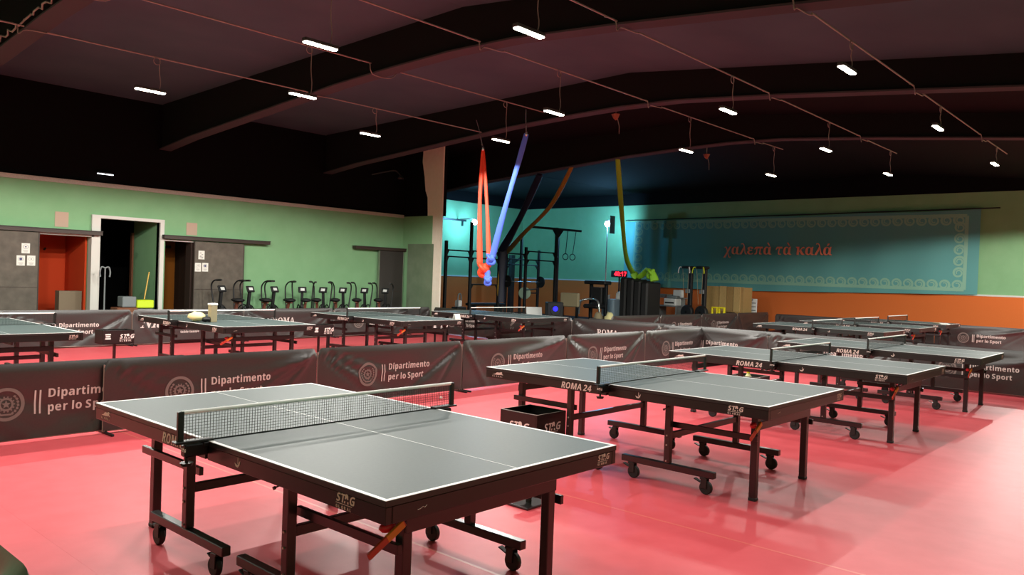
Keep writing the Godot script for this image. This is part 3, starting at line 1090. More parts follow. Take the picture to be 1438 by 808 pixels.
# ---------------------------------------------------------------- banner
func banner() -> void:
	var X := 26.86
	var t := thing("banner", "long dark teal banner with red Greek lettering and a running wave border", "banner", Vector3(X, 0, -5.2))
	var zl := -12.6   # local z of the left end
	var wave := func(z: float, y: float) -> float:
		return 0.02 * sin(z * 1.7 + y * 0.6) + 0.015 * sin(z * 4.1 - y) * (1.0 if z > -10.5 else 2.6) + (0.05 * sin(z * 9.0) if z < -10.8 else 0.0)
	var low := func(z: float) -> float: return lerpf(1.56, 1.38, clampf(-z / 7.5, 0.0, 1.0))
	var high := func(z: float) -> float: return lerpf(4.13, 4.0, clampf(-z / 12.6, 0.0, 1.0)) - 0.03 * absf(sin(z * 0.9))
	var b := MB.new()
	var nx := 120
	var ny := 8
	for side in 2:
		var k := b.v.size()
		for i in nx + 1:
			var z: float = zl * i / nx
			for j in ny + 1:
				var y: float = lerpf(low.call(z), high.call(z), float(j) / ny)
				var e := 0.01
				var xx: float = wave.call(z, y)
				b.v.append(Vector3(xx + (0.006 if side == 1 else 0.0), y, z))
				var dz: float = (wave.call(z + e, y) - xx) / e
				b.n.append(Vector3(-1, 0, dz).normalized() * (1.0 if side == 0 else -1.0))
		for i in nx:
			for j in ny:
				var a := k + i * (ny + 1) + j
				var c := a + ny + 1
				if side == 0:
					b.ix.append_array([a, c, c + 1, a, c + 1, a + 1])
				else:
					b.ix.append_array([a, c + 1, c, a, a + 1, c + 1])
	put("cloth", b, M.banner, t)
	# running wave border
	b = MB.new()
	var flat := func(p: Vector2) -> Vector3: return Vector3(wave.call(p.x, p.y) - 0.006, p.y, p.x)
	var strip := func(p0: Vector2, p1: Vector2, w: float, steps: int) -> void:
		for i in steps:
			var a: Vector2 = p0.lerp(p1, float(i) / steps)
			var c: Vector2 = p0.lerp(p1, float(i + 1) / steps)
			var nn := (p1 - p0).normalized().orthogonal() * w * 0.5
			b.quad_out(flat.call(a - nn), flat.call(c - nn), flat.call(c + nn), flat.call(a + nn), Vector3(-1, 0, 0))
	var curl := func(c: Vector2, out_dir: Vector2, along: Vector2) -> void:
		var last := []
		for i in 26:
			var f := i / 25.0
			var a := -0.5 * PI + f * 3.2 * PI
			var r := lerpf(0.125, 0.035, f)
			var w := lerpf(0.075, 0.03, f)
			var d := along * cos(a) + out_dir * sin(a)
			var p0: Vector3 = flat.call(c + d * r)
			var p1: Vector3 = flat.call(c + d * (r + w))
			if last.size():
				b.quad_out(last[0], last[1], p1, p0, Vector3(-1, 0, 0))
			last = [p0, p1]
	var z_right := -0.36
	var z_left := -12.1
	strip.call(Vector2(z_left, 1.69), Vector2(z_right, 1.69), 0.1, 50)
	strip.call(Vector2(z_left, 3.94), Vector2(z_right, 3.94), 0.1, 50)
	strip.call(Vector2(z_right, 1.69), Vector2(z_right, 3.94), 0.1, 10)
	strip.call(Vector2(z_left, 1.69), Vector2(z_left, 3.94), 0.07, 10)
	var z := z_right - 0.2
	while z > z_left + 0.1:
		curl.call(Vector2(z, 1.83), Vector2(0, 1), Vector2(1, 0))
		curl.call(Vector2(z, 3.8), Vector2(0, -1), Vector2(-1, 0))
		z -= 0.345
	for i in 5:
		curl.call(Vector2(z_right - 0.17, 2.2 + 0.345 * i), Vector2(-1, 0), Vector2(0, 1))
		curl.call(Vector2(z_left + 0.17, 2.2 + 0.345 * i), Vector2(1, 0), Vector2(0, -1))
	put("wave_border", b, M.banner_pattern, t)
	# Greek words, with grave accents built by hand
	b = MB.new()
	var cap := 0.46
	var z0 := -8.24
	var probe := MB.new()
	var full := word(probe, "χαλεπα τα καλά", cap, Transform3D(), "Droid Serif", 700)
	cap *= 3.92 / full
	var xf := Transform3D(FACE_LEFT, Vector3(-0.05, 2.70, z0))
	word(b, "χαλεπα τα καλά", cap, xf, "Droid Serif", 700, 0.06, 0.0, 0.01)
	for pre in ["χαλεπα", "χαλεπα τα"]:
		var w := word(probe, pre, cap, Transform3D(), "Droid Serif", 700)
		b.box(xf * Vector3(w - 0.1, cap * 1.02, 0.005), Vector3(0.045, 0.13, 0.01), 0.0, xf.basis * Basis(Vector3.BACK, 0.6))
	put("greek_lettering", b, M.banner_text, t)
	b = MB.new()
	b.cyl(Vector3(0.0, 4.15, 0.5), Vector3(0.0, 4.03, zl), 0.018, 0.018, 8)
	put("curtain_rail", b, M.gym_black, t)

# ---------------------------------------------------------------- silks
func silk(called: String, label: String, material: Material, strands: Array, knots: Array, chain: Array, category := "aerial silk") -> void:
	var t := thing(called, label, category, Vector3.ZERO)
	var at: Vector3 = chain[0] if chain.size() else strands[0][0]
	t.position = at
	for s in strands:
		var pts := path(s.slice(0, s.size() - 2), 8)
		var r := []
		for i in pts.size():
			var f := float(i) / (pts.size() - 1)
			r.append(lerpf(s[-2], s[-1], f) * (1.0 + 0.12 * sin(f * 9.0)))
			pts[i] -= at
		var b := MB.new()
		b.tube(pts, r, 20, false, 0.4, Vector3(0.66, 0, 0.75), 0.14)
		put("cloth_strand", b, material, t)
	for kx in knots:
		var b := MB.new()
		var pts := []
		for i in 40:
			var a := TAU * i / 40.0
			var q := Vector3(sin(a) + 2.0 * sin(2 * a), cos(a) - 2.0 * cos(2 * a), -1.4 * sin(3 * a)) / 3.0
			pts.append(kx[0] - at + q * kx[1])
		b.tube(pts, kx[1] * 0.36, 10, true, 0.8, Vector3.ZERO, 0.08)
		b.blob(kx[0] - at, Vector3.ONE * kx[1] * 0.75, 3.0, 12, 0.1)
		put("knot", b, material, t)
	if chain.size():
		var b := MB.new()
		var pts := path(chain, 6)
		for i in pts.size():
			pts[i] -= at
		b.tube(pts, 0.014, 6)
		b.blob(chain[-1] - at, Vector3(0.03, 0.06, 0.03), 1.0, 8, 0.0)
		put("hanger", b, M.chrome if called == "aerial_silk" else M.rig, t)

func silks() -> void:
	silk("aerial_silk", "red orange aerial silk folded double and knotted, hanging left of the blue one", M.silk_red,
		[[Vector3(12.0, 4.27, -11.62), Vector3(12.0, 3.2, -11.66), Vector3(12.0, 1.86, -11.6), 0.03, 0.055], [Vector3(12.0, 4.27, -11.62), Vector3(12.02, 3.2, -11.48), Vector3(12.0, 1.9, -11.33), 0.03, 0.045]],
		[[Vector3(12.0, 1.74, -11.46), 0.15]], [Vector3(12.02, 4.93, -11.86), Vector3(12.0, 4.7, -11.75), Vector3(12.0, 4.3, -11.62)])
	silk("aerial_silk", "blue aerial silk pulled aside in a curve and knotted to the red one", M.silk_blue,
		[[Vector3(12.0, 4.5, -10.42), Vector3(11.98, 3.9, -10.6), Vector3(11.97, 2.9, -10.94), Vector3(12.0, 2.02, -11.24), 0.045, 0.06], [Vector3(12.0, 1.72, -11.38), Vector3(12.0, 1.5, -11.34), 0.05, 0.07]],
		[[Vector3(12.0, 1.96, -11.27), 0.11], [Vector3(12.0, 1.5, -11.34), 0.09]], [Vector3(12.02, 5.0, -10.46), Vector3(12.0, 4.8, -10.44), Vector3(12.0, 4.5, -10.42)])
	silk("aerial_silk", "gold aerial silk slanting down to the rig, its loose end hanging by a post", M.silk_gold,
		[[Vector3(16.4, 4.54, -12.62), Vector3(17.4, 3.65, -14.1), Vector3(18.3, 2.9, -15.9), Vector3(19.2, 2.42, -17.3), 0.05, 0.09], [Vector3(19.22, 2.45, -17.3), Vector3(19.12, 2.3, -17.42), Vector3(19.08, 1.6, -17.45), Vector3(19.06, 0.95, -17.4), 0.07, 0.11]],
		[], [])
	silk("aerial_silk", "navy aerial silk gathered beside the blue one in front of the gym corner", M.silk_navy,
		[[Vector3(16.4, 4.4, -13.7), Vector3(17.4, 3.4, -15.2), Vector3(18.6, 2.45, -17.0), 0.08, 0.12], [Vector3(18.75, 2.5, -17.1), Vector3(18.8, 1.4, -17.15), Vector3(18.8, 0.75, -17.15), 0.11, 0.1]], [], [])
	silk("aerial_silk", "green aerial silk dropping to a loop and a bunched knot over the dark stack", M.silk_green,
		[[Vector3(16.4, 4.66, -11.19), Vector3(18.4, 3.5, -12.35), Vector3(20.6, 2.35, -13.6), Vector3(21.8, 1.85, -14.1), 0.055, 0.075], [Vector3(21.8, 1.85, -14.1), Vector3(21.85, 1.72, -13.95), Vector3(21.9, 1.86, -13.74), Vector3(21.95, 1.98, -13.6), 0.11, 0.1], [Vector3(21.8, 1.98, -13.55), Vector3(21.75, 1.9, -13.35), Vector3(21.7, 1.62, -13.22), 0.1, 0.12]],
		[[Vector3(21.75, 1.86, -13.4), 0.15]], [])

# ---------------------------------------------------------------- court furniture
func umpire_stand(label: String, at: Vector3) -> void:
	var t := thing("umpire_stand", label, "umpire stand", at, 0.0, "umpire stands between the tables")
	var b := MB.new()
	b.box(Vector3(0, 0.01, 0), Vector3(0.34, 0.02, 0.3), 0.005)
	put("base_plate", b, M.steel_black, t)
	b = MB.new()
	b.box(Vector3(0, 0.22, 0), Vector3(0.035, 0.41, 0.035), 0.003)
	put("pole", b, M.steel_black, t)
	b = MB.new()
	b.box(Vector3(0, 0.425, 0), Vector3(0.44, 0.012, 0.3), 0.002)
	for s in [-1.0, 1.0]:
		b.box(Vector3(0, 0.52, s * 0.144), Vector3(0.44, 0.2, 0.012), 0.002)
		b.box(Vector3(s * 0.214, 0.52, 0), Vector3(0.012, 0.2, 0.276), 0.002)
	var tray := put("tray", b, M.apron, t)
	b = MB.new()
	maker_mark(b, 0.062, Transform3D(Basis(), Vector3(0.01, 0.5, 0.1505)))
	for q in 3:
		b.box(Vector3(-0.15, 0.56 - 0.03 * q, 0.151), Vector3(0.075 - 0.01 * (q % 2), 0.02, 0.001))
	put("lettering", b, M.lettering_white, tray)

func ball_box(label: String, at: Vector3, turn: float, hgt: float) -> void:
	var t := thing("ball_box", label, "box", at, turn)
	var b := MB.new()
	b.box(Vector3(0, 0.006, 0), Vector3(0.4, 0.012, 0.42))
	for s in [-1.0, 1.0]:
		b.box(Vector3(0, hgt / 2, s * 0.208), Vector3(0.41, hgt, 0.014), 0.002)
		b.box(Vector3(s * 0.198, hgt / 2, 0), Vector3(0.014, hgt, 0.402), 0.002)
	var body := put("box_body", b, M.apron, t)
	b = MB.new()
	for s in [-1.0, 1.0]:
		b.box(Vector3(0, hgt + 0.0005, s * 0.208), Vector3(0.41, 0.002, 0.006))
		b.box(Vector3(s * 0.198, hgt + 0.0005, 0), Vector3(0.006, 0.002, 0.41))
	put("rim_edge", b, M.lettering, body)
	b = MB.new()
	maker_mark(b, 0.07, Transform3D(Basis(), Vector3(-0.11, hgt - 0.155, 0.2152)))
	maker_mark(b, 0.07, Transform3D(FACE_LEFT, Vector3(-0.2052, hgt - 0.155, -0.11)))
	put("lettering", b, M.lettering_white, body)

func court() -> void:
	var first := make_table("nearest table tennis table, largest in the foreground, seen over its black net")
	first.position = Vector3(2.649, 0, -3.635)
	first.rotation.y = 0.0
	var spots := [
		[6.094, -3.652, 0.0, "table tennis table in the middle of the hall, beyond the black ball box"],
		[9.345, -3.612, -0.1, "third table of the near row, where the long barrier line ends"],
		[12.495, -3.562, -0.1, "fourth and last table of the near row, against the cross barriers"],
		[17.375, -6.187, 0.2, "nearest of the three far right tables behind the cross barriers"],
		[20.145, -6.235, 0.0, "middle of the three far right tables in front of the orange wall"],
		[23.19, -6.372, 0.0, "farthest of the right tables, with white papers on it, by the orange wall"],
		[2.862, -11.401, 0.0, "leftmost table behind the long barrier, cut by the picture edge"],
		[6.278, -11.63, 0.2, "table behind the long barrier with the carton and cream cloth on it"],
		[9.69, -11.837, 0.0, "third table behind the long barrier, in front of the exercise bikes"],
		[12.849, -11.776, 0.0, "farthest table behind the long barrier, before the gym corner and hanging silks"]]
	for s in spots:
		dup(first, "table_tennis_table", s[3], Vector3(s[0], 0, s[1]), deg_to_rad(s[2]))
	# the long barrier line in front of the left court
	var names := ["first", "second", "third", "fourth", "fifth", "sixth"]
	for i in 6:
		var x: float = [1.45, 2.95, 5.3, 7.65, 10.0, 12.36][i]
		barrier("grey barrier panel, %s from the left in the long front line" % names[i], Vector3(x + 0.01, 0, -7.68 if i > 0 else -7.735), 0.0, i % 4, "department")
	for i in 6:
		var x: float = [1.8, 4.15, 6.5, 8.85, 11.2, 12.05][i]
		barrier("grey barrier panel, %s from left in the line before the bike wall" % names[i], Vector3(x + 0.01, 0, -15.6 if i < 5 else -15.72), 0.0, (i + 1) % 4, ["department", "department", "signature", "roma", "department", "roma"][i])
	for i in 7:
		var z: float = -15.66 + 2.35 * i
		barrier("grey barrier panel, %s from left in the cross line dividing the courts" % ["first", "second", "third", "fourth", "fifth", "sixth", "seventh"][i], Vector3(14.5, 0, z), -PI / 2, (i + 2) % 4, ["department", "crest", "roma", "department", "department", "department", "department"][i])
	for i in 4:
		barrier("plain grey barrier panel, %s from left in the rear cross line" % names[i], Vector3(14.95, 0, -10.85 + 2.35 * i), -PI / 2, (i + 3) % 4, "")
	for i in 4:
		barrier("reddish grey barrier panel, %s from left in the line before the gym" % names[i], Vector3(16.42 + 2.35 * i, 0, -11.2), 0.0, i % 4, "department" if i == 2 or i == 1 else "")
	for i in 5:
		barrier("dark barrier panel, %s from left in the line along the orange wall" % names[i], Vector3(24.75, 0, -10.5 + 2.35 * i), -PI / 2, (i + 1) % 4, "department" if i in [1, 2, 3] else "")
	barrier("grey barrier panel at the lower left picture corner, nearest the viewer", Vector3(0.8, 0, -4.9), -PI / 2, 1, "")
	umpire_stand("umpire stand with white lettering between the two leftmost tables behind the barrier", Vector3(4.76, 0, -12.0))
	umpire_stand("umpire stand in front of the bike wall between the carton table and the next", Vector3(8.3, 0, -12.0))
	umpire_stand("umpire stand beside the farthest table behind the long barrier", Vector3(11.25, 0, -12.1))
	var low := thing("floor_stand", "low black stand with flat base plate under the nearest table's right edge", "stand", Vector3(4.27, 0, -3.56))
	put("base_plate", one_box(Vector3(0, 0.008, 0), Vector3(0.26, 0.016, 0.2), 0.004), M.steel_black, low)
	put("pole", one_box(Vector3(0, 0.06, 0), Vector3(0.03, 0.1, 0.03)), M.steel_black, low)
	put("top_plate", one_box(Vector3(-0.02, 0.12, 0), Vector3(0.16, 0.03, 0.14), 0.004), M.apron, low)
	ball_box("black open ball box between the third and fourth tables of the near row", Vector3(10.85, 0, -4.95), 0.0, 0.3)
	ball_box("black open ball box with white lettering between the two nearest tables", Vector3(5.43, 0, -4.51), 0.0, 0.42)
	# small things
	var b := MB.new()
	b.blob(Vector3.ZERO, Vector3.ONE * 0.02, 0.0, 14, 0.0)
	var ball := put("table_tennis_ball", b, M.ball)
	ball.position = Vector3(6.95, 0.02, -7.32)
	tag(ball, "white table tennis ball on the floor before the long barrier", "ball")
	var ct := thing("carton", "tall whitish drink carton standing on the table behind the long barrier", "carton", Vector3(5.85, 0.7616, -11.2))
	put("body", one_box(Vector3(0, 0.13, 0), Vector3(0.1, 0.26, 0.1), 0.006), M.tan, ct)
	put("top_seal", one_box(Vector3(0, 0.268, 0), Vector3(0.11, 0.03, 0.11), 0.004), M.white_plastic, ct)
	var cc := thing("cloth_bundle", "rolled cream cloth with dark end lying beside the carton", "cloth", Vector3(5.68, 0.768, -11.35))
	b = MB.new()
	b.blob(Vector3(0, 0.07, 0), Vector3(0.11, 0.07, 0.17), 2.0, 16, 0.1)
	put("cream_cloth", b, M.cream_cloth, cc)
	b = MB.new()
	b.blob(Vector3(0.07, 0.04, 0.14), Vector3(0.07, 0.04, 0.09), 4.0, 12, 0.1)
	put("dark_pouch", b, M.gym_black, cc)
	var yb := thing("bottle", "pale yellow bottle standing in the farther black ball box", "bottle", Vector3(10.8, 0.0122, -4.95))
	b = MB.new()
	b.lathe([Vector2(0.0, 0.0), Vector2(0.045, 0.0), Vector2(0.048, 0.02), Vector2(0.048, 0.27), Vector2(0.022, 0.31), Vector2(0.022, 0.32)], Vector3.ZERO, Vector3.UP, 14)
	put("body", b, M.cream_cloth, yb)
	b = MB.new()
	b.cyl(Vector3(0, 0.32, 0), Vector3(0, 0.35, 0), 0.024, 0.018, 12)
	put("cap", b, M.yellow, yb)
	for i in 2:
		var p := thing("paper_sheet", ["white sheet of paper near the edge of the farthest right table", "orange tinted sheet of paper behind the white one on the farthest right table"][i], "paper", Vector3(22.9 + 0.16 * i, 0.7616, -5.15 - 0.15 * i), 0.4 + 0.5 * i)
		b = MB.new()
		b.box(Vector3(0, 0.012, 0), Vector3(0.3, 0.003, 0.21), 0.0, Basis(Vector3.BACK, 0.06))
		b.box(Vector3(0.02, 0.006, 0.01), Vector3(0.3, 0.01, 0.21))
		put("sheets", b, [M.paper, M.tan][i], p)
	var sg := thing("court_number", "small white court card at the corner of the third table behind the barrier", "card", Vector3(10.42, 0.7616, -10.6))
	b = MB.new()
	b.box(Vector3(0, 0.05, 0), Vector3(0.14, 0.1, 0.006), 0.0, Basis(Vector3.RIGHT, -0.25))
	b.box(Vector3(0, 0.05, -0.045), Vector3(0.14, 0.1, 0.006), 0.0, Basis(Vector3.RIGHT, 0.25))
	put("folded_card", b, M.paper, sg)

# ---------------------------------------------------------------- exercise bikes, front towards -Z
func make_bike(label: String) -> Node3D:
	var t := thing("exercise_bike", label, "exercise bike", Vector3.ZERO, 0.0, "fan exercise bikes along the green wall")
	var b := MB.new()
	b.bar(Vector3(0, 0.08, -0.6), Vector3(0, 0.08, 0.55), 0.06, 0.06, 0.005)
	b.bar(Vector3(-0.18, 0.05, -0.58), Vector3(0.18, 0.05, -0.58), 0.06, 0.05, 0.005)
	b.bar(Vector3(-0.17, 0.05, 0.52), Vector3(0.17, 0.05, 0.52), 0.06, 0.05, 0.005)
	put("base", b, M.gym_black, t)
	b = MB.new()
	for q in [-1.0, 1.0]:
		for k in 4:
			var pts := []
			var r := 0.07 + 0.077 * k
			for i in 24:
				pts.append(Vector3(q * (0.1 - 0.012 * k), 0.42 + sin(TAU * i / 24) * r, -0.42 + cos(TAU * i / 24) * r))
			b.tube(pts, 0.006 if k < 3 else 0.014, 5, true)
		for i in 12:
			var d := Vector3(0, sin(TAU * i / 12), cos(TAU * i / 12))
			b.cyl(Vector3(q * 0.1, 0.42, -0.42) + d * 0.06, Vector3(q * 0.064, 0.42, -0.42) + d * 0.3, 0.004, 0.004, 4, false)
	var cage := put("fan_cage", b, M.gym_black, t)
	b = MB.new()
	for i in 8:
		var a := TAU * i / 8
		b.box(Vector3(0, 0.42 + sin(a) * 0.16, -0.42 + cos(a) * 0.16), Vector3(0.1, 0.012, 0.2), 0.0, Basis(Vector3.RIGHT, -a))
	b.cyl(Vector3(-0.08, 0.42, -0.42), Vector3(0.08, 0.42, -0.42), 0.05, 0.05, 12)
	put("fan", b, M.gym_grey, cage)
	b = MB.new()
	b.bar(Vector3(0, 0.62, -0.36), Vector3(0, 1.05, -0.3), 0.07, 0.06, 0.005)
	b.bar(Vector3(0, 0.1, -0.05), Vector3(0, 0.7, -0.3), 0.07, 0.09, 0.006)
	put("mast", b, M.gym_black, t)
	b = MB.new()
	b.box(Vector3(0, 1.09, -0.28), Vector3(0.2, 0.16, 0.04), 0.012, Basis(Vector3.RIGHT, -0.5))
	var con := put("console", b, M.gym_black, t)
	b = MB.new()
	b.box(Vector3(0, 1.096, -0.258), Vector3(0.1, 0.07, 0.01), 0.002, Basis(Vector3.RIGHT, -0.5))
	put("display", b, M.white_plastic, con)
	b = MB.new()
	b.bar(Vector3(0, 0.1, 0.12), Vector3(0, 0.8, 0.3), 0.06, 0.05, 0.004)
	b.bar(Vector3(0, 0.8, 0.2), Vector3(0, 0.8, 0.42), 0.045, 0.03, 0.004)
	put("seat_post", b, M.bike_red, t)
	b = MB.new()
	b.blob(Vector3(0, 0.86, 0.36), Vector3(0.13, 0.05, 0.12), 1.0, 14, 0.03)
	b.blob(Vector3(0, 0.86, 0.22), Vector3(0.055, 0.04, 0.13), 2.0, 12, 0.03)
	put("saddle", b, M.gym_black, t)
	for q in [-1.0, 1.0]:
		var lean: float = 0.07 * q
		b = MB.new()
		b.tube(path([Vector3(q * 0.2, 0.4, -0.1 + lean), Vector3(q * 0.22, 0.8, -0.2 + lean), Vector3(q * 0.24, 1.12, -0.26 + lean), Vector3(q * 0.25, 1.24, -0.2 + lean), Vector3(q * 0.25, 1.29, -0.08 + lean), Vector3(q * 0.25, 1.295, 0.12 + lean)], 5), 0.017, 8)
		var lv := put("arm_lever", b, M.gym_black, t)
		b = MB.new()
		b.cyl(Vector3(q * 0.25, 1.29, -0.05 + lean), Vector3(q * 0.25, 1.296, 0.13 + lean), 0.024, 0.024, 10)
		put("grip", b, M.rubber_black, lv)
		b = MB.new()
		b.bar(Vector3(q * 0.1, 0.33, 0.0), Vector3(q * 0.13, 0.33 + 0.15 * q, 0.04), 0.02, 0.03)
		b.box(Vector3(q * 0.19, 0.33 + 0.15 * q, 0.04), Vector3(0.1, 0.03, 0.08), 0.005)
		put("pedal_crank", b, M.gym_black, t)
	return t

func bikes() -> void:
	var first := make_bike("exercise bike in front of the grey sliding door, leftmost of the bikes")
	first.position = Vector3(9.0, 0, -16.5)
	first.rotation.y = 0.1
	var more := [[9.7, 0.08, "exercise bike with a bright display, second from the left, just right of the sliding door"], [10.33, 0.05, "third exercise bike from the left along the green wall"],
		[10.95, -0.45, "fourth exercise bike from the left, turned the other way beside the third"], [11.42, -0.85, "fifth exercise bike from the left along the green wall"], [12.0, -0.92, "sixth exercise bike from the left along the green wall"],
		[12.68, -0.95, "seventh exercise bike from the left, next to the last one"], [13.38, -0.95, "rightmost exercise bike, in front of the dark sliding door"]]
	for m in more:
		dup(first, "exercise_bike", m[2], Vector3(m[0], 0, -16.5), m[1])

# ---------------------------------------------------------------- doorway things
func doorway() -> void:
	var t := thing("coat_stand", "thin dark stand with pale hooks at the left of the tall doorway", "coat stand", Vector3(6.48, 0, -16.9))
	var b := MB.new()
	b.cyl(Vector3(0, 0.02, 0), Vector3(0, 1.5, 0), 0.018, 0.014, 10)
	b.cyl(Vector3(0, 0, 0), Vector3(0, 0.025, 0), 0.18, 0.17, 18)
	put("pole", b, M.gym_grey, t)
	for q in [-1.0, 1.0]:
		b = MB.new()
		b.tube(path([Vector3(0, 1.48, 0), Vector3(q * 0.07, 1.5, 0), Vector3(q * 0.1, 1.4, 0), Vector3(q * 0.09, 1.3, 0)], 5), 0.016, 7)
		put("hook", b, M.gym_grey, t)
	t = thing("crate", "brown crate with a whitish box on top in the tall doorway", "crate", Vector3(6.9, 0, -16.95))
	put("crate_body", one_box(Vector3(0, 0.34, 0), Vector3(0.42, 0.66, 0.34), 0.01), M.brown_crate, t)
	put("white_box", one_box(Vector3(0.05, 0.79, 0), Vector3(0.28, 0.22, 0.26), 0.012), M.gym_grey, t)
	t = thing("mop_bucket", "bright yellow green cleaning bucket in the tall doorway", "bucket", Vector3(7.3, 0, -17.0))
	put("cart", one_box(Vector3(0, 0.33, 0), Vector3(0.36, 0.62, 0.3), 0.02), M.gym_grey, t)
	put("bucket", one_box(Vector3(0, 0.74, 0), Vector3(0.36, 0.17, 0.3), 0.02), M.neon, t)
	b = MB.new()
	b.cyl(Vector3(7.3, 0.84, -16.93), Vector3(7.46, 1.42, -17.1), 0.013, 0.013, 8)
	tag(put("broom_handle", b, M.broom), "wooden mop handle leaning out of the yellow green bucket", "mop")

# ---------------------------------------------------------------- gym corner
func gym() -> void:
	var t := thing("training_rig", "dark steel training rig with tall posts and pull up bars in the gym corner", "training rig", Vector3(20, 0, -18.5))
	var o := t.position
	var posts := [[16.9, -17.8, 2.65], [18.0, -17.8, 3.31], [19.3, -17.75, 2.5], [20.72, -17.8, 2.64], [22.38, -17.8, 3.43], [21.49, -19.4, 2.7], [22.31, -19.4, 3.18], [23.35, -19.4, 2.64], [23.5, -18.6, 3.45]]
	for p in posts:
		var b := MB.new()
		b.box(Vector3(p[0], p[2] / 2, p[1]) - o, Vector3(0.085, p[2], 0.085), 0.006)
		b.box(Vector3(p[0], 0.01, p[1]) - o, Vector3(0.2, 0.02, 0.2))
		put("post", b, M.rig, t)
	for q in [[0, 1, 2.36], [0, 1, 2.16], [1, 2, 2.38], [1, 2, 2.15], [2, 3, 2.38], [3, 4, 2.5], [3, 4, 2.2], [5, 7, 2.25], [5, 7, 2.05], [4, 8, 2.4], [3, 7, 1.15], [1, 2, 1.3]]:
		var p0: Array = posts[q[0]]
		var p1: Array = posts[q[1]]
		var b := MB.new()
		b.cyl(Vector3(p0[0], q[2], p0[1]) - o, Vector3(p1[0], q[2], p1[1]) - o, 0.022, 0.022, 8)
		var bar := put("pull_up_bar", b, M.rig, t)
		b = MB.new()
		for e in 2:
			var pe := Vector3(p0[0], q[2], p0[1]).lerp(Vector3(p1[0], q[2], p1[1]), 0.03 if e == 0 else 0.97)
			b.bar(pe - o + Vector3(0, -0.14, 0), pe.lerp(Vector3((p0[0] + p1[0]) / 2, q[2], (p0[1] + p1[1]) / 2), 0.14) - o, 0.03, 0.05)
		put("gusset", b, M.rig, bar)
	var b := MB.new()
	b.bar(Vector3(20.9, 3.36, -17.8) - o, Vector3(23.85, 3.4, -17.8) - o, 0.08, 0.08, 0.005)
	put("top_beam", b, M.rig, t)
	b = MB.new()
	b.prism(PackedVector2Array([Vector2(-0.32, 0), Vector2(0.32, 0), Vector2(0.05, -0.28), Vector2(-0.05, -0.28)]), 0.02, Transform3D(Basis(), Vector3(22.38, 3.34, -17.75) - o))
	put("gusset_plate", b, M.rig, t)
	t = thing("gymnastic_rings", "pair of gymnastic rings on straps under the rig top beam", "gym rings", Vector3(23.0, 2.4, -17.8))
	for i in 2:
		var x: float = [-0.05, 0.38][i]
		b = MB.new()
		b.bar(Vector3([0.05, 0.55][i], 0.98, 0), Vector3(x, 0.1, 0), 0.03, 0.006)
		put("strap", b, M.gym_black, t)
		b = MB.new()
		var pts := []
		for k in 20:
			pts.append(Vector3(x + cos(TAU * k / 20) * 0.11, sin(TAU * k / 20) * 0.11, 0.04 * cos(TAU * k / 20)))
		b.tube(pts, 0.016, 8, true)
		put("ring", b, M.rig, t)
	for s in [[Vector3(24.6, 0, -21.9), 2.5, "dark green storage post with a side arm in the gym corner"], [Vector3(16.7, 0, -22.6), 2.9, "tall dark post near the cream column in the gym corner"]]:
		t = thing("storage_post", s[2], "post", s[0])
		put("upright", one_box(Vector3(0, s[1] / 2, 0), Vector3(0.2, s[1], 0.2), 0.01), M.rig, t)
		b = MB.new()
		b.bar(Vector3(0, s[1] - 0.35, 0), Vector3(0.6, s[1] - 0.1, 0), 0.08, 0.08)
		put("arm", b, M.rig, t)
		put("foot", one_box(Vector3(0, 0.02, 0), Vector3(0.5, 0.04, 0.5)), M.rig, t)
	t = thing("barbell", "barbell resting across the rear posts of the rig", "barbell", Vector3(22.4, 1.42, -19.28))
	b = MB.new()
	b.cyl(Vector3(-1.1, 0, 0), Vector3(1.1, 0, 0), 0.015, 0.015, 8)
	put("bar", b, M.chrome, t)
	for q in [-1.0, 1.0]:
		b = MB.new()
		b.lathe([Vector2(0.02, -0.03), Vector2(0.2, -0.03), Vector2(0.22, -0.01), Vector2(0.22, 0.01), Vector2(0.2, 0.03), Vector2(0.02, 0.03)], Vector3(q * 0.95, 0, 0), Vector3.RIGHT, 20)
		put("plate", b, M.gym_black, t)
	# floodlights
	flood("bright cool white floodlight on a thin pale pole right of the rig", Vector3(25.6, 3.8, -17.82), true)
	flood("bright cool white floodlight behind the red silk on the gym corner wall", Vector3(22.85, 3.75, -22.45), false)
	t = thing("wall_bar", "dark horizontal bar on the gym corner wall", "wall bar", Vector3(22.6, 3.86, -23.4))
	b = MB.new()
	b.bar(Vector3(-1.6, 0, 0), Vector3(0.7, 0, 0), 0.07, 0.07, 0.006)
	for x in [-1.4, 0.5]:
		b.box(Vector3(x, -0.1, 0), Vector3(0.06, 0.26, 0.06))
	put("bar", b, M.rig, t)
	t = thing("digital_clock", "small black wall clock with glowing red digits", "clock", Vector3(26.0, 1.72, -17.45), -PI / 2)
	put("case", one_box(Vector3(0, 0.13, 0), Vector3(0.74, 0.26, 0.08), 0.02), M.gym_black, t)
	put("bracket", one_box(Vector3(0, -0.86, -0.02), Vector3(0.05, 1.72, 0.04)), M.rig, t)
	b = MB.new()
	word(b, "40:17", 0.17, Transform3D(Basis(), Vector3(0.08, 0.05, 0.0405)), "Droid Sans", 700, 0.0, 0.5, 0.004)
	put("red_digits", b, M.clock_led, t)
	var cl := OmniLight3D.new()
	cl.name = "digit_light"
	cl.light_color = Color(1.0, 0.1, 0.16)
	cl.light_energy = 0.02
	cl.light_size = 0.1
	cl.omni_range = 12.0
	cl.omni_attenuation = 2.0
	cl.shadow_enabled = true
	cl.position = Vector3(0.08, 0.13, 0.12)
	t.add_child(cl)
	# cabinet with white things on it
	t = thing("cabinet", "pale blue grey cabinet standing behind the cross barriers", "cabinet", Vector3(22.2, 0, -15.0), -0.25)
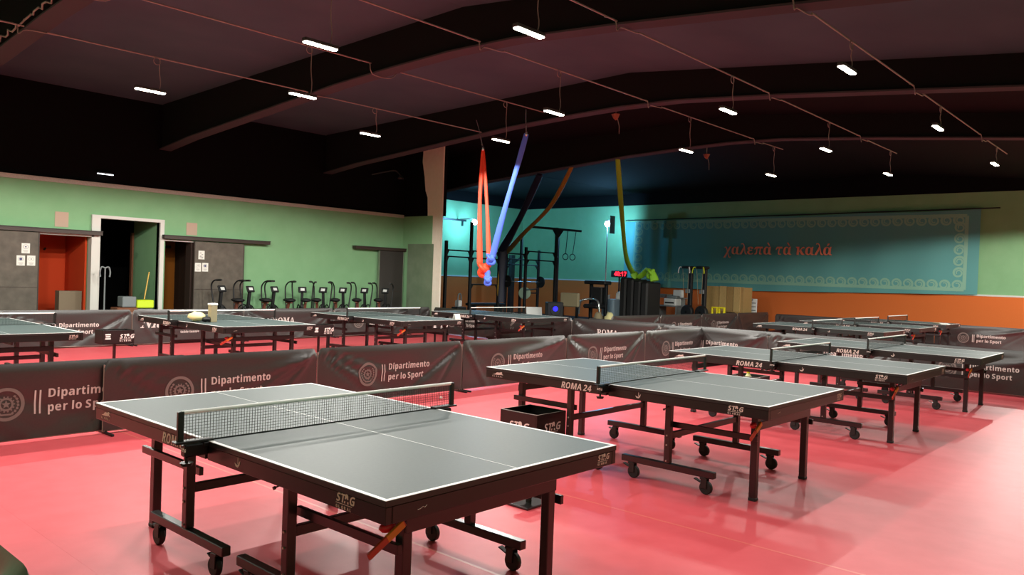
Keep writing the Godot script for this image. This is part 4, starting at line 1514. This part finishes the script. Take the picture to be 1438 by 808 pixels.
	put("body", one_box(Vector3(0, 0.48, 0), Vector3(0.72, 0.96, 0.62), 0.012), M.pale_blue, t)
	put("door", one_box(Vector3(0, 0.48, 0.315), Vector3(0.66, 0.88, 0.015), 0.004), M.pale_blue, t)
	put("door", one_box(Vector3(-0.364, 0.48, 0), Vector3(0.015, 0.88, 0.56), 0.004), M.pale_blue, t)
	t = thing("kettle", "white rounded kettle on the pale blue cabinet", "kettle", Vector3(22.2, 0.96, -14.85))
	b = MB.new()
	b.lathe([Vector2(0.0, 0.0), Vector2(0.12, 0.0), Vector2(0.13, 0.03), Vector2(0.12, 0.2), Vector2(0.08, 0.25), Vector2(0.0, 0.26)], Vector3.ZERO, Vector3.UP, 18)
	put("body", b, M.white_plastic, t)
	b = MB.new()
	b.tube(path([Vector3(0.1, 0.22, 0.05), Vector3(0.2, 0.2, 0.08), Vector3(0.18, 0.05, 0.07), Vector3(0.11, 0.04, 0.05)], 5), 0.014, 7)
	put("handle", b, M.white_plastic, t)
	b = MB.new()
	b.lathe([Vector2(0.0, 0.0), Vector2(0.05, 0.0), Vector2(0.06, 0.14), Vector2(0.052, 0.14), Vector2(0.045, 0.01), Vector2(0, 0.01)], Vector3(21.98, 0.96, -15.15), Vector3.UP, 14)
	tag(put("cup", b, M.white_plastic), "small white cup left of the kettle on the pale blue cabinet", "cup")
	# dark stack under the green silk
	t = thing("mat_stack", "tall dark stack of upright padded mats with the green silk over it", "gym mats", Vector3(21.9, 0, -13.75))
	for i in 4:
		b = MB.new()
		b.box(Vector3(-0.02 * i, 0.85 - 0.02 * i, -0.48 + 0.27 * i), Vector3(0.9, 1.7 - 0.04 * i, 0.25), 0.05, Basis(Vector3.UP, 0.03 * i - 0.05))
		put("mat", b, M.gym_black, t)
	# desk
	t = thing("desk", "low desk with a pale top left of the ski machines", "desk", Vector3(24.0, 0, -14.3))
	put("top", one_box(Vector3(0, 0.78, 0), Vector3(0.7, 0.035, 1.6), 0.004), M.gym_grey, t)
	for z in [-0.75, 0.0, 0.75]:
		put("leg", one_box(Vector3(0, 0.38, z), Vector3(0.62, 0.76, 0.04), 0.003), M.gym_grey, t)
	put("back_shelf", one_box(Vector3(0.25, 1.06, 0.1), Vector3(0.3, 0.03, 1.4), 0.003), M.gym_grey, t)
	for z in [-0.55, 0.7]:
		put("shelf_support", one_box(Vector3(0.25, 0.92, z), Vector3(0.28, 0.25, 0.03)), M.gym_grey, t)
	t = thing("printer", "white boxy printer on the right end of the desk", "printer", Vector3(23.85, 0.799, -13.78))
	put("body", one_box(Vector3(0, 0.12, 0), Vector3(0.4, 0.24, 0.46), 0.02), M.white_plastic, t)
	put("paper_slot", one_box(Vector3(-0.2, 0.1, 0), Vector3(0.02, 0.05, 0.34)), M.gym_black, t)
	put("top_tray", one_box(Vector3(0.05, 0.29, 0), Vector3(0.26, 0.1, 0.38), 0.02), M.gym_grey, t)
	t = thing("box", "small white box on the desk shelf above the printer", "box", Vector3(24.24, 1.076, -13.78))
	put("carton_body", one_box(Vector3(0, 0.13, 0), Vector3(0.2, 0.26, 0.3), 0.008), M.white_plastic, t)
	put("carton_flap", one_box(Vector3(0, 0.263, 0), Vector3(0.2, 0.006, 0.14)), M.gym_grey, t)
	for i in 3:
		t = thing("plate_stack", "pale folded towel, %s from the left on the desk shelf" % ["first", "second", "third"][i], "towel", Vector3(24.24, 1.076, -14.65 + 0.28 * i))
		b = MB.new()
		for k in 2:
			b.box(Vector3(0, 0.03 + 0.05 * k, 0), Vector3(0.24, 0.045, 0.22 - 0.02 * k), 0.018)
		put("fold", b, [M.white_plastic, M.gym_grey, M.tan][i], t)
	# ski machines
	for i in 2:
		t = thing("ski_machine", ["left of the two tall black ski machines with hanging pull cords", "right of the two tall black ski machines, next to the wooden crate"][i], "ski machine", Vector3(23.6, 0, -13.06 + 0.52 * i), -0.2)
		put("upright", one_box(Vector3(0.12, 1.08, 0), Vector3(0.12, 2.1, 0.14), 0.02), M.gym_black, t)
		put("top_arm", one_box(Vector3(-0.02, 2.12, 0), Vector3(0.4, 0.09, 0.3), 0.03), M.gym_black, t)
		put("base", one_box(Vector3(0, 0.04, 0), Vector3(0.7, 0.06, 0.42), 0.01), M.gym_black, t)
		b = MB.new()
		b.lathe([Vector2(0.03, -0.08), Vector2(0.22, -0.08), Vector2(0.24, -0.04), Vector2(0.24, 0.06), Vector2(0.2, 0.09), Vector2(0.03, 0.09)], Vector3(0.0, 0.62, 0), Vector3.RIGHT, 20)
		put("flywheel", b, M.gym_black, t)
		put("monitor", one_box(Vector3(-0.02, 1.32, 0), Vector3(0.05, 0.14, 0.18), 0.01), M.gym_grey, t)
		for q in [-1.0, 1.0]:
			b = MB.new()
			b.cyl(Vector3(-0.16, 2.1, q * 0.13), Vector3(-0.1, 0.9, q * 0.06), 0.007, 0.007, 6)
			put("cord", b, M.tan, t)
			b = MB.new()
			b.tube(path([Vector3(-0.16, 2.1, q * 0.13), Vector3(-0.22, 2.12, q * 0.2), Vector3(-0.24, 2.0, q * 0.24), Vector3(-0.24, 1.92, q * 0.24)], 5), 0.018, 7)
			put("grip", b, M.neon if i == 1 else M.white_plastic, t)
	# wooden crate
	t = thing("wooden_crate", "tall pale wooden crate of upright boards against the orange wall", "crate", Vector3(24.75, 0, -12.15))
	put("side_sheet", one_box(Vector3(-0.35, 0.76, -0.38), Vector3(0.03, 1.52, 0.64)), M.wood0, t)
	var zb := [-0.05, 0.2, 0.45]
	for i in 3:
		b = MB.new()
		b.box(Vector3(-0.37 + 0.012 * (i % 2), 0.765 - 0.005 * i, zb[i] + 0.02), Vector3(0.03, 1.53, 0.235), 0.004)
		put("board", b, [M.wood1, M.wood2, M.wood1][i], t)
	put("board", one_box(Vector3(-0.34, 0.76, 0.64), Vector3(0.03, 1.52, 0.12), 0.004), M.wood0, t)
	put("cross_board", one_box(Vector3(-0.39, 0.66, 0.2), Vector3(0.02, 0.09, 0.8), 0.003), M.wood2, t)
	put("hand_slot", one_box(Vector3(-0.402, 0.66, 0.28), Vector3(0.004, 0.03, 0.3)), M.brown, t)
	put("back_box", one_box(Vector3(0.0, 0.755, 0.0), Vector3(0.64, 1.5, 1.36)), M.wood0, t)
	# yellow hurdles
	for i in 2:
		t = thing("hurdle", ["left of the two bright yellow step hurdles before the wooden crate", "right of the two bright yellow step hurdles before the wooden crate"][i], "hurdle", Vector3(23.72, 0, -12.12 + 0.25 * i))
		b = MB.new()
		b.box(Vector3(0, 0.82, 0), Vector3(0.1, 0.05, 0.22), 0.015)
		put("crossbar", b, M.yellow, t)
		for q in [-1.0, 1.0]:
			put("leg", one_box(Vector3(0, 0.41, q * 0.085), Vector3(0.09, 0.82, 0.05), 0.012), M.yellow, t)
	# striped board
	t = thing("striped_board", "white board with grey stripes and a dark corner right of the wooden crate", "board", Vector3(25.3, 0, -11.6))
	put("panel", one_box(Vector3(0, 0.58, 0), Vector3(0.04, 1.12, 0.42), 0.005), M.white_plastic, t)
	for i in 8:
		put("stripe", one_box(Vector3(-0.0205, 0.12 + 0.125 * i, 0.03), Vector3(0.003, 0.03, 0.3)), M.gym_grey, t)
	b = MB.new()
	b.prism(PackedVector2Array([Vector2(-0.2, 1.12), Vector2(0.08, 1.12), Vector2(-0.08, 0.9), Vector2(-0.2, 0.95)]), 0.004, Transform3D(FACE_LEFT, Vector3(-0.02, 0, 0)))
	put("dark_corner", b, M.gym_black, t)
	# bench and small machine left
	t = thing("weight_bench", "low black weight bench under the rig", "bench", Vector3(19.4, 0, -18.4))
	put("pad", one_box(Vector3(0, 0.62, 0), Vector3(1.7, 0.09, 0.3), 0.03), M.gym_black, t)
	for x in [-0.65, 0.65]:
		put("leg", one_box(Vector3(x, 0.29, 0), Vector3(0.07, 0.57, 0.36), 0.006), M.rig, t)
	t = thing("rowing_monitor", "small pale machine with a curved handle beside the cream column", "exercise machine", Vector3(17.25, 0, -17.5))
	put("stand", one_box(Vector3(0, 0.3, 0), Vector3(0.4, 0.58, 0.3), 0.02), M.gym_black, t)
	put("body", one_box(Vector3(-0.03, 0.7, 0), Vector3(0.2, 0.2, 0.16), 0.03), M.white_plastic, t)
	b = MB.new()
	b.tube(path([Vector3(-0.15, 0.6, 0.1), Vector3(-0.1, 0.95, 0.05), Vector3(0.06, 0.98, 0), Vector3(0.14, 0.7, -0.05)], 6), 0.022, 8)
	put("handle", b, M.gym_grey, t)
	t = thing("weight_plate", "round mint coloured weight plate on the rig", "weight plate", Vector3(22.0, 1.0, -18.9))
	b = MB.new()
	b.lathe([Vector2(0.03, -0.03), Vector2(0.2, -0.03), Vector2(0.225, -0.015), Vector2(0.225, 0.015), Vector2(0.2, 0.03), Vector2(0.03, 0.03)], Vector3.ZERO, Vector3(-0.75, 0, 0.66), 24)
	put("disc", b, M.mint, t)
	b = MB.new()
	b.cyl(Vector3(0.1, 0, -0.09), Vector3(-0.06, 0, 0.05), 0.03, 0.03, 10)
	b.bar(Vector3(0.08, 0, -0.07), Vector3(0.95, 0.0, -0.2), 0.04, 0.04)
	put("sleeve", b, M.rig, t)
	t = thing("speaker", "black speaker box with a blue light behind the farthest left court table", "speaker", Vector3(19.0, 0, -15.1), -0.7)
	put("cabinet", one_box(Vector3(0, 0.43, 0), Vector3(0.5, 0.86, 0.4), 0.02), M.gym_black, t)
	b = MB.new()
	b.cyl(Vector3(0, 0.6, 0.2), Vector3(0, 0.6, 0.21), 0.16, 0.15, 18)
	put("cone", b, M.rig, t)
	b = MB.new()
	b.cyl(Vector3(0, 0.66, 0.21), Vector3(0, 0.66, 0.216), 0.075, 0.07, 16)
	put("blue_light", b, M.blue_led, t)
	var bl := OmniLight3D.new()
	bl.name = "blue_light_lamp"
	bl.light_color = Color(0.12, 0.1, 1.0)
	bl.light_energy = 0.015
	bl.light_size = 0.07
	bl.omni_range = 10.0
	bl.omni_attenuation = 2.0
	bl.shadow_enabled = true
	bl.position = Vector3(0, 0.66, 0.3)
	t.add_child(bl)
	t = thing("leaning_panel", "white panel leaning left of the speaker", "panel", Vector3(18.6, 0, -15.55), -0.6)
	b = MB.new()
	b.box(Vector3(0, 0.34, 0), Vector3(0.5, 0.7, 0.03), 0.004, Basis(Vector3.RIGHT, -0.25))
	put("sheet", b, M.white_plastic, t)
	put("foot", one_box(Vector3(0, 0.02, 0), Vector3(0.5, 0.04, 0.3)), M.gym_grey, t)
	t = thing("tan_panel", "square tan padded panel behind the cross barriers", "panel", Vector3(20.6, 0, -15.72), -PI / 2 + 0.1)
	put("pad", one_box(Vector3(0, 0.9, 0), Vector3(0.7, 0.46, 0.12), 0.03), M.tan, t)
	for x in [-0.28, 0.28]:
		put("leg", one_box(Vector3(x, 0.34, 0), Vector3(0.06, 0.68, 0.1)), M.rig, t)
	# multi station machine
	t = thing("leg_press", "jumbled dark exercise machine with chrome tubes left of the pale cabinet", "exercise machine", Vector3(21.2, 0, -15.15))
	put("frame", one_box(Vector3(0.2, 0.75, -0.3), Vector3(0.1, 1.5, 0.1), 0.01), M.rig, t)
	put("frame", one_box(Vector3(0.2, 0.75, 0.3), Vector3(0.1, 1.5, 0.1), 0.01), M.rig, t)
	put("top_plate", one_box(Vector3(0.1, 1.5, 0.02), Vector3(0.4, 0.12, 0.86), 0.03), M.gym_black, t)
	put("weight_stack", one_box(Vector3(0.2, 1.05, 0), Vector3(0.24, 0.6, 0.4), 0.02), M.gym_black, t)
	put("seat_pad", one_box(Vector3(-0.1, 0.72, 0.05), Vector3(0.5, 0.14, 0.6), 0.05), M.gym_black, t)
	for q in [-1.0, 1.0]:
		b = MB.new()
		b.tube(path([Vector3(-0.3, 0.45, q * 0.42), Vector3(-0.3, 0.85, q * 0.36), Vector3(-0.2, 0.95, q * 0.15), Vector3(-0.15, 0.95, 0.05)], 6), 0.035, 8)
		put("chrome_tube", b, M.chrome, t)
	put("base", one_box(Vector3(0, 0.06, 0), Vector3(0.8, 0.1, 0.9), 0.01), M.rig, t)
	t = thing("paper_bags", "pale sacks standing on the floor before the pale cabinet", "sacks", Vector3(20.6, 0, -14.35))
	for i in 2:
		b = MB.new()
		b.blob(Vector3(0, 0.28, -0.2 + 0.42 * i), Vector3(0.16, 0.3, 0.17), 1.0 + i, 14, 0.12)
		put("sack", b, [M.tan, M.cream_cloth][i], t)

func flood(label: String, at: Vector3, pole: bool) -> void:
	var t := thing("floodlight", label, "floodlight", at)
	var b := MB.new()
	b.blob(Vector3.ZERO, Vector3(0.11, 0.11, 0.11), 0.0, 18, 0.0)
	put("led_globe", b, M.flood_led, t)
	put("cap", one_box(Vector3(0, 0.13, 0), Vector3(0.1, 0.06, 0.1), 0.01), M.gym_grey, t)
	if pole:
		put("added_shield", one_box(Vector3(0.13, -0.02, 0.14), Vector3(0.34, 0.7, 0.012)), M.gym_grey, t)  # added plate, put here only to keep the floodlight off the banner
		put("added_shield_arm", one_box(Vector3(0.06, 0.15, 0.07), Vector3(0.03, 0.02, 0.16)), M.gym_grey, t)  # carries the added light-blocking plate
		b = MB.new()
		b.cyl(Vector3(0, -at.y + 0.02, 0), Vector3(0, -0.11, 0), 0.022, 0.022, 8)
		put("pole", b, M.white_plastic, t)
		put("foot", one_box(Vector3(0, -at.y + 0.01, 0), Vector3(0.5, 0.02, 0.5)), M.gym_black, t)
	else:
		b = MB.new()
		b.bar(Vector3(0, 0.14, 0), Vector3(0, 0.14, -0.98), 0.04, 0.04)
		put("bracket", b, M.gym_grey, t)
	var l := OmniLight3D.new()
	l.name = "floodlight_lamp"
	l.light_color = Color(0.42, 0.76, 1.0)
	l.light_energy = FLOOD_ENERGY
	l.light_size = 0.09
	l.omni_range = 30.0
	l.omni_attenuation = 2.0
	l.shadow_enabled = true
	t.add_child(l)

const FLOOD_ENERGY := 6.0

func odds() -> void:
	var b := MB.new()
	var t := thing("wall_lamp", "small dim tube lamp high on the black wall above the green wall", "lamp", Vector3(6.57, 3.43, -17.27))
	put("bracket", one_box(Vector3(0, 0.02, -0.04), Vector3(0.3, 0.03, 0.08)), M.lamp_body, t)
	for s in [-1.0, 1.0]:
		put("led_tube", one_box(Vector3(s * 0.085, 0, 0.01), Vector3(0.15, 0.02, 0.02), 0.004), glow("led_dim", Color(0.95, 0.97, 1.0), 3.0) if s < 0 else M.led_dim, t)
	var l := AreaLight3D.new()
	l.name = "wall_lamp_light"
	l.area_size = Vector2(0.3, 0.02)
	l.light_energy = 0.01
	l.area_range = 10.0
	l.area_attenuation = 2.0
	l.shadow_enabled = true
	l.rotation = Vector3(0, PI, 0)
	l.position = Vector3(0, 0, 0.03)
	t.add_child(l)
	t = thing("swan_neck_lamp", "unlit swan neck lamp on the black wall left of the cream column", "lamp", Vector3(14.4, 4.3, -17.3))
	b.tube(path([Vector3(-0.85, -0.03, -0.03), Vector3(-0.4, 0.1, 0.05), Vector3(-0.1, 0.16, 0.06), Vector3(0.08, 0.06, 0.06)], 6), 0.018, 7)
	put("arm", b, M.lamp_body, t)
	b = MB.new()
	b.lathe([Vector2(0.02, 0.08), Vector2(0.09, 0.0), Vector2(0.085, -0.03), Vector2(0.0, -0.03)], Vector3(0.1, -0.02, 0.06), Vector3.UP, 14)
	put("shade", b, M.lamp_body, t)
	for s in [[Vector3(12.5, 4.72, -8.6), "small terracotta ceiling sensor hanging beyond the third roof beam"], [Vector3(16.9, 4.6, -9.0), "small reddish ceiling sensor hanging beyond the fourth roof beam"]]:
		t = thing("ceiling_sensor", s[1], "sensor", s[0])
		b = MB.new()
		b.lathe([Vector2(0.0, -0.06), Vector2(0.05, -0.02), Vector2(0.09, 0.06), Vector2(0.0, 0.07)], Vector3.ZERO, Vector3.UP, 5)
		put("body", b, M.brown_crate, t)
		b = MB.new()
		b.cyl(Vector3(0, 0.06, 0), Vector3(0, 5.3 - s[0].y, 0), 0.008, 0.008, 5)
		b.tube([Vector3(0.05, 0, 0), Vector3(0.09, -0.15, 0.02), Vector3(0.1, -0.3, 0.02)], 0.006, 5)
		put("wire", b, M.conduit, t)
	# loose cable clipped along the first beam
	t = thing("loose_cable", "loose pale cable twisted along the first roof beam", "cable", Vector3(3.34, 4.5, -11.0))
	var pts := []
	for i in 50:
		var z := -13.0 + i * 0.1
		pts.append(Vector3(3.34 + 0.02 * sin(i * 1.9), soffit_at(z) + 0.05 + 0.025 * sin(i * 2.3), z) - t.position)
	b = MB.new()
	b.tube(pts, 0.014, 5)
	put("cable", b, M.conduit, t)

# ----------------------------------------------------------------
func _ready() -> void:
	rng.seed = 5
	var cam := Camera3D.new()
	cam.name = "camera"
	var room := Basis(Vector3(sin(YAW), 0, cos(YAW)), Vector3(0, 1, 0), Vector3(-cos(YAW), 0, sin(YAW)))
	cam.basis = room * Basis(Vector3.RIGHT, PITCH) * Basis(Vector3.BACK, ROLL)
	cam.position = Vector3(0, EYE, 0)
	cam.fov = rad_to_deg(2.0 * atan(404.0 / 1102.362))
	cam.near = 0.05
	cam.far = 100.0
	add_child(cam)
	cam.current = true
	var we := WorldEnvironment.new()
	we.name = "environment"
	var env := Environment.new()
	env.background_mode = Environment.BG_COLOR
	env.background_color = Color(0.0, 0.0, 0.0)
	env.ambient_light_source = Environment.AMBIENT_SOURCE_DISABLED
	env.tonemap_mode = Environment.TONE_MAPPER_LINEAR
	env.tonemap_exposure = 1.0
	env.sdfgi_enabled = true
	env.ssao_enabled = true
	env.ssil_enabled = true
	we.environment = env
	add_child(we)
	materials()
	hall()
	court()
	lamps()
	banner()
	bikes()
	gym()
	silks()
	doorway()
	odds()
